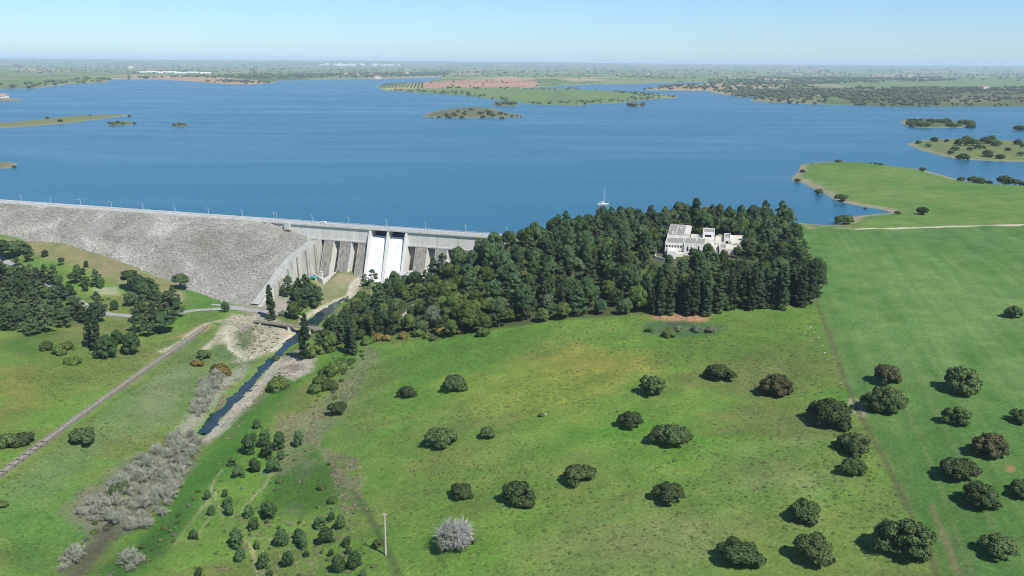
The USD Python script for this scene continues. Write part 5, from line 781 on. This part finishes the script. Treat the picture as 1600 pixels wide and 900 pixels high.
for u, v, w in ((790, 180, 6), (800, 181.5, 6), (808, 181, 5), (814, 181.5, 4)): far_stand(u, v, w, 'bush on the right tail of the island in mid lake', 'bushes on the tail of the mid lake island', z=.3)
for u, v, w, l in ((74, 185, 7, 'left tree of two on the long grassy spit at left'), (94, 189, 9, 'right tree of two on the long grassy spit at left'), (202, 180, 6, 'bush at the tip of the long grassy spit at left'), (141, 182, 4, 'tiny bush midway along the grassy spit'), (22, 259, 8, 'bush at the tip of the small spit on the left edge')): far_stand(u, v, w, l, z=1)
for u, v, w in ((176, 193, 10), (184, 192, 8), (192, 193, 7), (210, 192, 6), (170, 191, 5)): far_stand(u, v, w, 'flooded bush beyond the tip of the long grassy spit', 'flooded bushes off the grassy spit', z=.3)
for u, v, w in ((272, 194.5, 8), (280, 194, 9), (288, 194, 8)): far_stand(u, v, w, 'bush on the tiny islet in the left part of the lake', 'bushes on the tiny left islet', z=.3)
# farther tree cover: too far and too many to tell apart
def far_tree(seed):
    r = np.random.RandomState(seed); ms = []
    for k in range(4):
        m = trimesh.creation.icosphere(1, 1.0); m.vertices *= (1 + .4 * (r.rand(len(m.vertices), 1) - .5)); m.vertices = m.vertices * [1.0, 1.0, .75] * (.55 + .3 * r.rand()) + [r.normal() * .45, r.normal() * .45, .75 + .35 * r.rand()]; ms.append(m)
    return cat_(ms)
FT = [(far_tree(i), M['fartree']) for i in range(4)]
r5 = np.random.RandomState(77); pos, scl = [], []
def far_scatter(px, n, lo, hi, z=3.0, clump=0.5):
    pts = []; P = Polygon(land(px, z)).buffer(0); a, b, c, d = P.bounds; shapely.prepare(P); m = 0
    while m < n:
        q = r5.uniform([a, b], [c, d], (n * 6, 2)); q = q[shapely.contains_xy(P, q[:, 0], q[:, 1])]
        if clump: q = q[fbm2(q[:, 0], q[:, 1], 160, 3, 71) + .25 * (r5.rand(len(q)) - .5) > clump]
        g = ground(q[:, 0], q[:, 1]); q, g = q[g > .1], g[g > .1]; q, g = q[:n - m], g[:n - m]; m += len(q)
        if not len(q): break
        s = lo + (hi - lo) * r5.rand(len(q)); pos.append(np.c_[q, g - .3]); scl.append(np.c_[s, s, s * .9])
far_scatter([(1282, 150), (1400, 141), (1500, 143), (1470, 166), (1345, 164)], 950, 3.5, 6, clump=.4); far_scatter([(1440, 143), (1600, 143), (1750, 145), (1750, 166), (1470, 166)], 420, 3.5, 6, clump=.5)
far_scatter([(1130, 148), (1190, 143), (1300, 141), (1290, 163), (1190, 159)], 260, 4, 7, clump=.45); far_scatter([(1130, 143), (1280, 140), (1310, 150), (1190, 152), (1140, 150)], 500, 4, 7, clump=.4)
far_scatter([(1000, 141), (1040, 133), (1250, 130), (1280, 139), (1130, 146)], 260, 5, 9, clump=.45); far_scatter([(1050, 128), (1200, 123), (1450, 121), (1500, 126), (1250, 134), (1110, 132)], 900, 5, 10, clump=.5)
far_scatter([(1270, 141), (1640, 137), (1640, 143), (1290, 146)], 500, 5, 9, clump=.45); far_scatter([(830, 163), (924, 163), (1030, 154), (1060, 152), (1030, 147), (960, 143), (960, 146), (1000, 150), (990, 154), (920, 160), (830, 160)], 110, 2.5, 5, 1.0, 0)
far_scatter([(604, 141), (700, 147), (830, 163), (830, 160), (720, 145), (620, 141)], 70, 2.5, 5, 1.0, 0); far_scatter([(680, 139.5), (960, 143), (960, 141), (680, 137.5)], 40, 3, 6, 1.0, 0); far_scatter([(660, 130), (900, 122), (960, 128), (830, 136), (690, 138)], 50, 3, 6, 2.0, 0)
far_scatter([(-60, 138), (170, 122), (440, 117), (700, 113), (700, 119), (440, 124), (250, 122), (165, 128), (60, 137)], 800, 6, 11, 3.0, .5); far_scatter([(310, 128), (350, 126.5), (430, 129), (390, 131)], 40, 5, 9, 2.0, 0)
far_scatter([(768, 163), (800, 161.5), (812, 164), (780, 165)], 25, 4, 7, .5, 0); far_scatter([(978, 165), (1010, 164)] + [(1008, 165.5), (980, 165.8)], 12, 4, 7, .5, 0)
for k, (lo_, hi_) in enumerate(((122, 116), (116, 111), (111, 107.5))): far_scatter([(-80, lo_ - 8), (1700, lo_ + 6), (1700, hi_ + 6), (-80, hi_ - 8)], (520, 420, 260)[k], 6 + 2 * k, 10 + 5 * k, 4.0, .5)
pos, scl = np.vstack(pos), np.vstack(scl)
instancer('/World/far_trees', FT, pos, r5.randint(0, 4, len(pos)), r5.rand(len(pos)) * 6.28, scl, label='dark dots of trees and hedges over the far plain beyond the lake', cat='trees', kind='stuff')
# orchard in rows on the far peninsula
oa, ob, oc, od = at(590, 137.5, 2), at(659, 138.2, 2), at(602, 131.2, 2), at(660, 129.8, 2); po = []
for i in range(13):
    f = i / 12; a, b = oa + (ob - oa) * f, oc + (od - oc) * f
    for j in range(70): q = a + (b - a) * j / 69; po.append((q[0] + r5.normal() * .8, q[1] + r5.normal() * .8))
po = np.array(po); g = ground(po[:, 0], po[:, 1]); po, g = po[g > .2], g[g > .2]
instancer('/World/orchard_trees', FT, np.c_[po, g - .2], r5.randint(0, 4, len(po)), r5.rand(len(po)) * 6.28, np.full((len(po), 3), 2.6) * (.8 + .4 * r5.rand(len(po), 1)), label='orchard trees planted in straight rows at the tip of the far peninsula', cat='orchard', kind='stuff')
# low weeds and tussocks on the meadows
r6 = np.random.RandomState(8); wq = r6.uniform([-230, 150], [330, 520], (70000, 2)); keep = (fbm2(wq[:, 0], wq[:, 1], 24, 3, 81) + .3 * (r6.rand(len(wq)) - .5) > .47) & shapely.contains_xy(NL, wq[:, 0], wq[:, 1]) & ~shapely.contains_xy(river_poly.buffer(2), wq[:, 0], wq[:, 1]) & ~shapely.contains_xy(crop, wq[:, 0], wq[:, 1])
ca = c0[:2]; cs_, co_ = (wq - ca) @ cdir, (wq - ca) @ cno; keep &= ~((np.abs(co_) < 3.0) & (cs_ > -5) & (cs_ < cl + 5))
wq = wq[keep]; wz_ = ground(wq[:, 0], wq[:, 1]); sw = .22 + .4 * r6.rand(len(wq)) ** 2
def tuft(seed): return cards([((0, 0, .2), (.9, .9, .22))], 30, .26, seed, 1.6)
instancer('/World/weeds', [(tuft(i), M['weed']) for i in range(4)], np.c_[wq, wz_], r6.randint(0, 4, len(wq)), r6.rand(len(wq)) * 6.28, np.c_[sw, sw, sw * .8], label='low weeds and grass tussocks dotted over the meadows and valley grass', cat='weeds', kind='stuff')
dq = []
for px, n in [([(440, 650), (500, 640), (500, 700), (455, 745), (415, 740)], 500), ([(510, 700), (560, 715), (575, 800), (530, 800)], 500), ([(570, 540), (500, 640), (470, 690), (500, 690), (560, 610), (600, 550)], 700), ([(300, 690), (335, 650), (352, 600), (375, 590), (345, 640), (310, 680)], 500), ([(350, 690), (440, 570), (450, 580), (360, 690)], 260), ([(365, 520), (400, 505), (440, 545), (400, 560)], 260), ([(380, 800), (560, 800), (560, 895), (320, 895)], 420)]:
    P = gpoly(px); a, b, c, d = P.bounds; q = r6.uniform([a, b], [c, d], (n * 5, 2)); q = q[shapely.contains_xy(P, q[:, 0], q[:, 1])][:n]; q = q[fbm2(q[:, 0], q[:, 1], 6, 2, 91) > .42]; dq.append(q)
dq = np.vstack(dq); dz = ground(dq[:, 0], dq[:, 1]); ds_ = .3 + .5 * r6.rand(len(dq)) ** 2
M['drygrass'] = leaf_mat('dry_grass', (.16, .145, .085), (.36, .33, .22), .3, .2, (.30, .26, .17), scale=.05)
instancer('/World/dry_tussocks', [(tuft(20 + i), M['drygrass']) for i in range(3)], np.c_[dq, dz], r6.randint(0, 3, len(dq)), r6.rand(len(dq)) * 6.28, np.c_[ds_, ds_, ds_], label='pale dry grass tussocks on the river bank and the young pine slope', cat='dry grass', kind='stuff')
M['stone'] = rough_mat('pale_stone', (.32, .30, .25), (.48, .46, .40), 1.0)
for k, (u, v) in enumerate([(1262, 505), (1266, 512), (1272, 520), (1279, 528), (1285, 541), (1288, 552), (1293, 563), (1258, 521), (1268, 533), (1357, 507), (852, 648), (1313, 600)]):
    p = gp(u, v); m = rock_mesh(70 + k); m.apply_scale(.28 + .22 * rr_.random()); m.apply_translation((p[0], p[1], p[2] + .15)); obj('field_stone', m, M['stone'], smooth=True, label=('pale stone along the upper field boundary, ' + ORD_[k]) if k < 9 else ('white stone by the scrape in the upper right field', 'white stone beside the tiny grey bush in the open meadow', 'pale stone on the boundary above the bare earth gap')[k - 9], cat='stone', group='pale stones on the meadow')
# ---------------------------------------------------------------- far buildings
hp = {}
def house_proto(name, L, W, H, roofm, gable):
    p = proto(name); obj('wall', box(-L / 2, L / 2, -W / 2, W / 2, -4, H), M['white'], p)
    obj('roof', hexa([(x, y, z) for x, y, z in ((-L / 2 - .4, -W / 2 - .4, H + .003), (L / 2 + .4, -W / 2 - .4, H + .003), (-L / 2 - .4, W / 2 + .4, H + .003), (L / 2 + .4, W / 2 + .4, H + .003), (-L / 2 - .4, 0, H + gable), (L / 2 + .4, 0, H + gable))]), roofm, p)
    for x in np.linspace(-L / 2 + 3, L / 2 - 3, 4): obj('window', box(x - .8, x + .8, -W / 2 - .06, -W / 2 - .003, H * .4, H * .75), M['glassdark'], p)
M['tile'] = rough_mat('tile_roof', (.30, .17, .11), (.42, .25, .17), .3)
house_proto('house_0', 16, 10, 5, M['tile'], 3); house_proto('shed_0', 60, 24, 7, M['white'], 3); house_proto('block_0', 40, 18, 16, M['white'], 1)
def far_house(kind, u, v, lab, grp, z, sc=1.0, rz=0.0, name='farm_house', zz=None):
    p = at(u, v, z); g = gz(p[0], p[1]) if zz is None else zz; place(f'/World/shapes/{kind}_0', name, (p[0], p[1], g), rz, (sc, sc, sc), lab, 'building', grp)
far_house('house', 5, 153.5, 'lone white house on the narrow spit at the left edge', None, 2, 1.6)
far_house('house', 590, 122.5, 'small white house on the far shore left of the orchard', None, 4, 2.5, .2); far_house('house', 1539, 140.5, 'lone pale farmhouse on the far right plain', None, 4, 2.0, .2)
hr = random.Random(3)
for k in range(14): far_house('shed', 218 + 8.2 * k + hr.random() * 3, 113.2 + hr.random() * 1.2 + k * .06, 'long white shed of the farm complex on the far left shore', 'white sheds of the far left farm', 5, .8 + .7 * hr.random(), hr.random() * .9, 'farm_shed')
far_house('block', 205, 106.6, 'tall white block standing alone above the far left farm', None, 6, 1.6, .2, 'farm_silo_block')
for k in range(9): far_house('house', 500 + 900 * hr.random(), 113 + 6 * hr.random(), 'tiny white farmhouse scattered on the far plain', 'scattered far farmhouses', 5, 2.2, hr.random())
for k in range(34):
    u = 516 + 116 * hr.random() ** .8; a = (u - 800) / FPX; R_ = 19500 + 1500 * hr.random(); p = np.array([R_ * math.sin(math.atan(a / math.cos(PITCH))), R_ * math.cos(math.atan(a / math.cos(PITCH)))])
    place('/World/shapes/block_0', 'town_building', (p[0], p[1], gz(*p)), hr.random() * .6, (1.4 + hr.random(), 1.6, 1.0 + 1.2 * hr.random()), 'pale building of the distant town on the horizon', 'building', 'buildings of the distant town')
# ---------------------------------------------------------------- small sets of look-alikes: told apart by their order
def px_of(p):
    q = np.asarray(p, float) - [0, 0, ZC]; w = q @ FW; return 800 + FPX * (q @ CR) / w
same = {}
for p in stage.GetPrimAtPath('/World').GetChildren():
    l = p.GetCustomDataByKey('label')
    if l and p.GetAttribute('xformOp:translate'): same.setdefault(l, []).append(p)
ORD = ['first', 'second', 'third', 'fourth', 'fifth', 'sixth', 'seventh', 'eighth', 'ninth', 'tenth', 'eleventh', 'twelfth', 'thirteenth', 'fourteenth', 'fifteenth', 'sixteenth']
for l, ps in same.items():
    if 1 < len(ps) <= 16:
        ps.sort(key=lambda p: px_of(p.GetAttribute('xformOp:translate').Get()))
        for k, p in enumerate(ps):
            nl = l + ', ' + (('left one' if k == 0 else 'right one') if len(ps) == 2 else ('leftmost' if k == 0 else 'rightmost' if k == len(ps) - 1 else ORD[k] + ' from left'))
            p.SetCustomDataByKey('label', nl if len(nl.split()) <= 16 else l)
# ---------------------------------------------------------------- haze
hz = box(-48000, 48000, -3000, 82000, -48, 260)
obj('haze', hz, mat('haze', {'v': ('principled_volume', {'color': (.78, .93, 1.0), 'density': 4.2e-5, 'anisotropy': 0.0})}, [], surface=None, volume='v.volume'), kind='stuff', label='thin blue air haze over the lake and far plain', cat='haze')
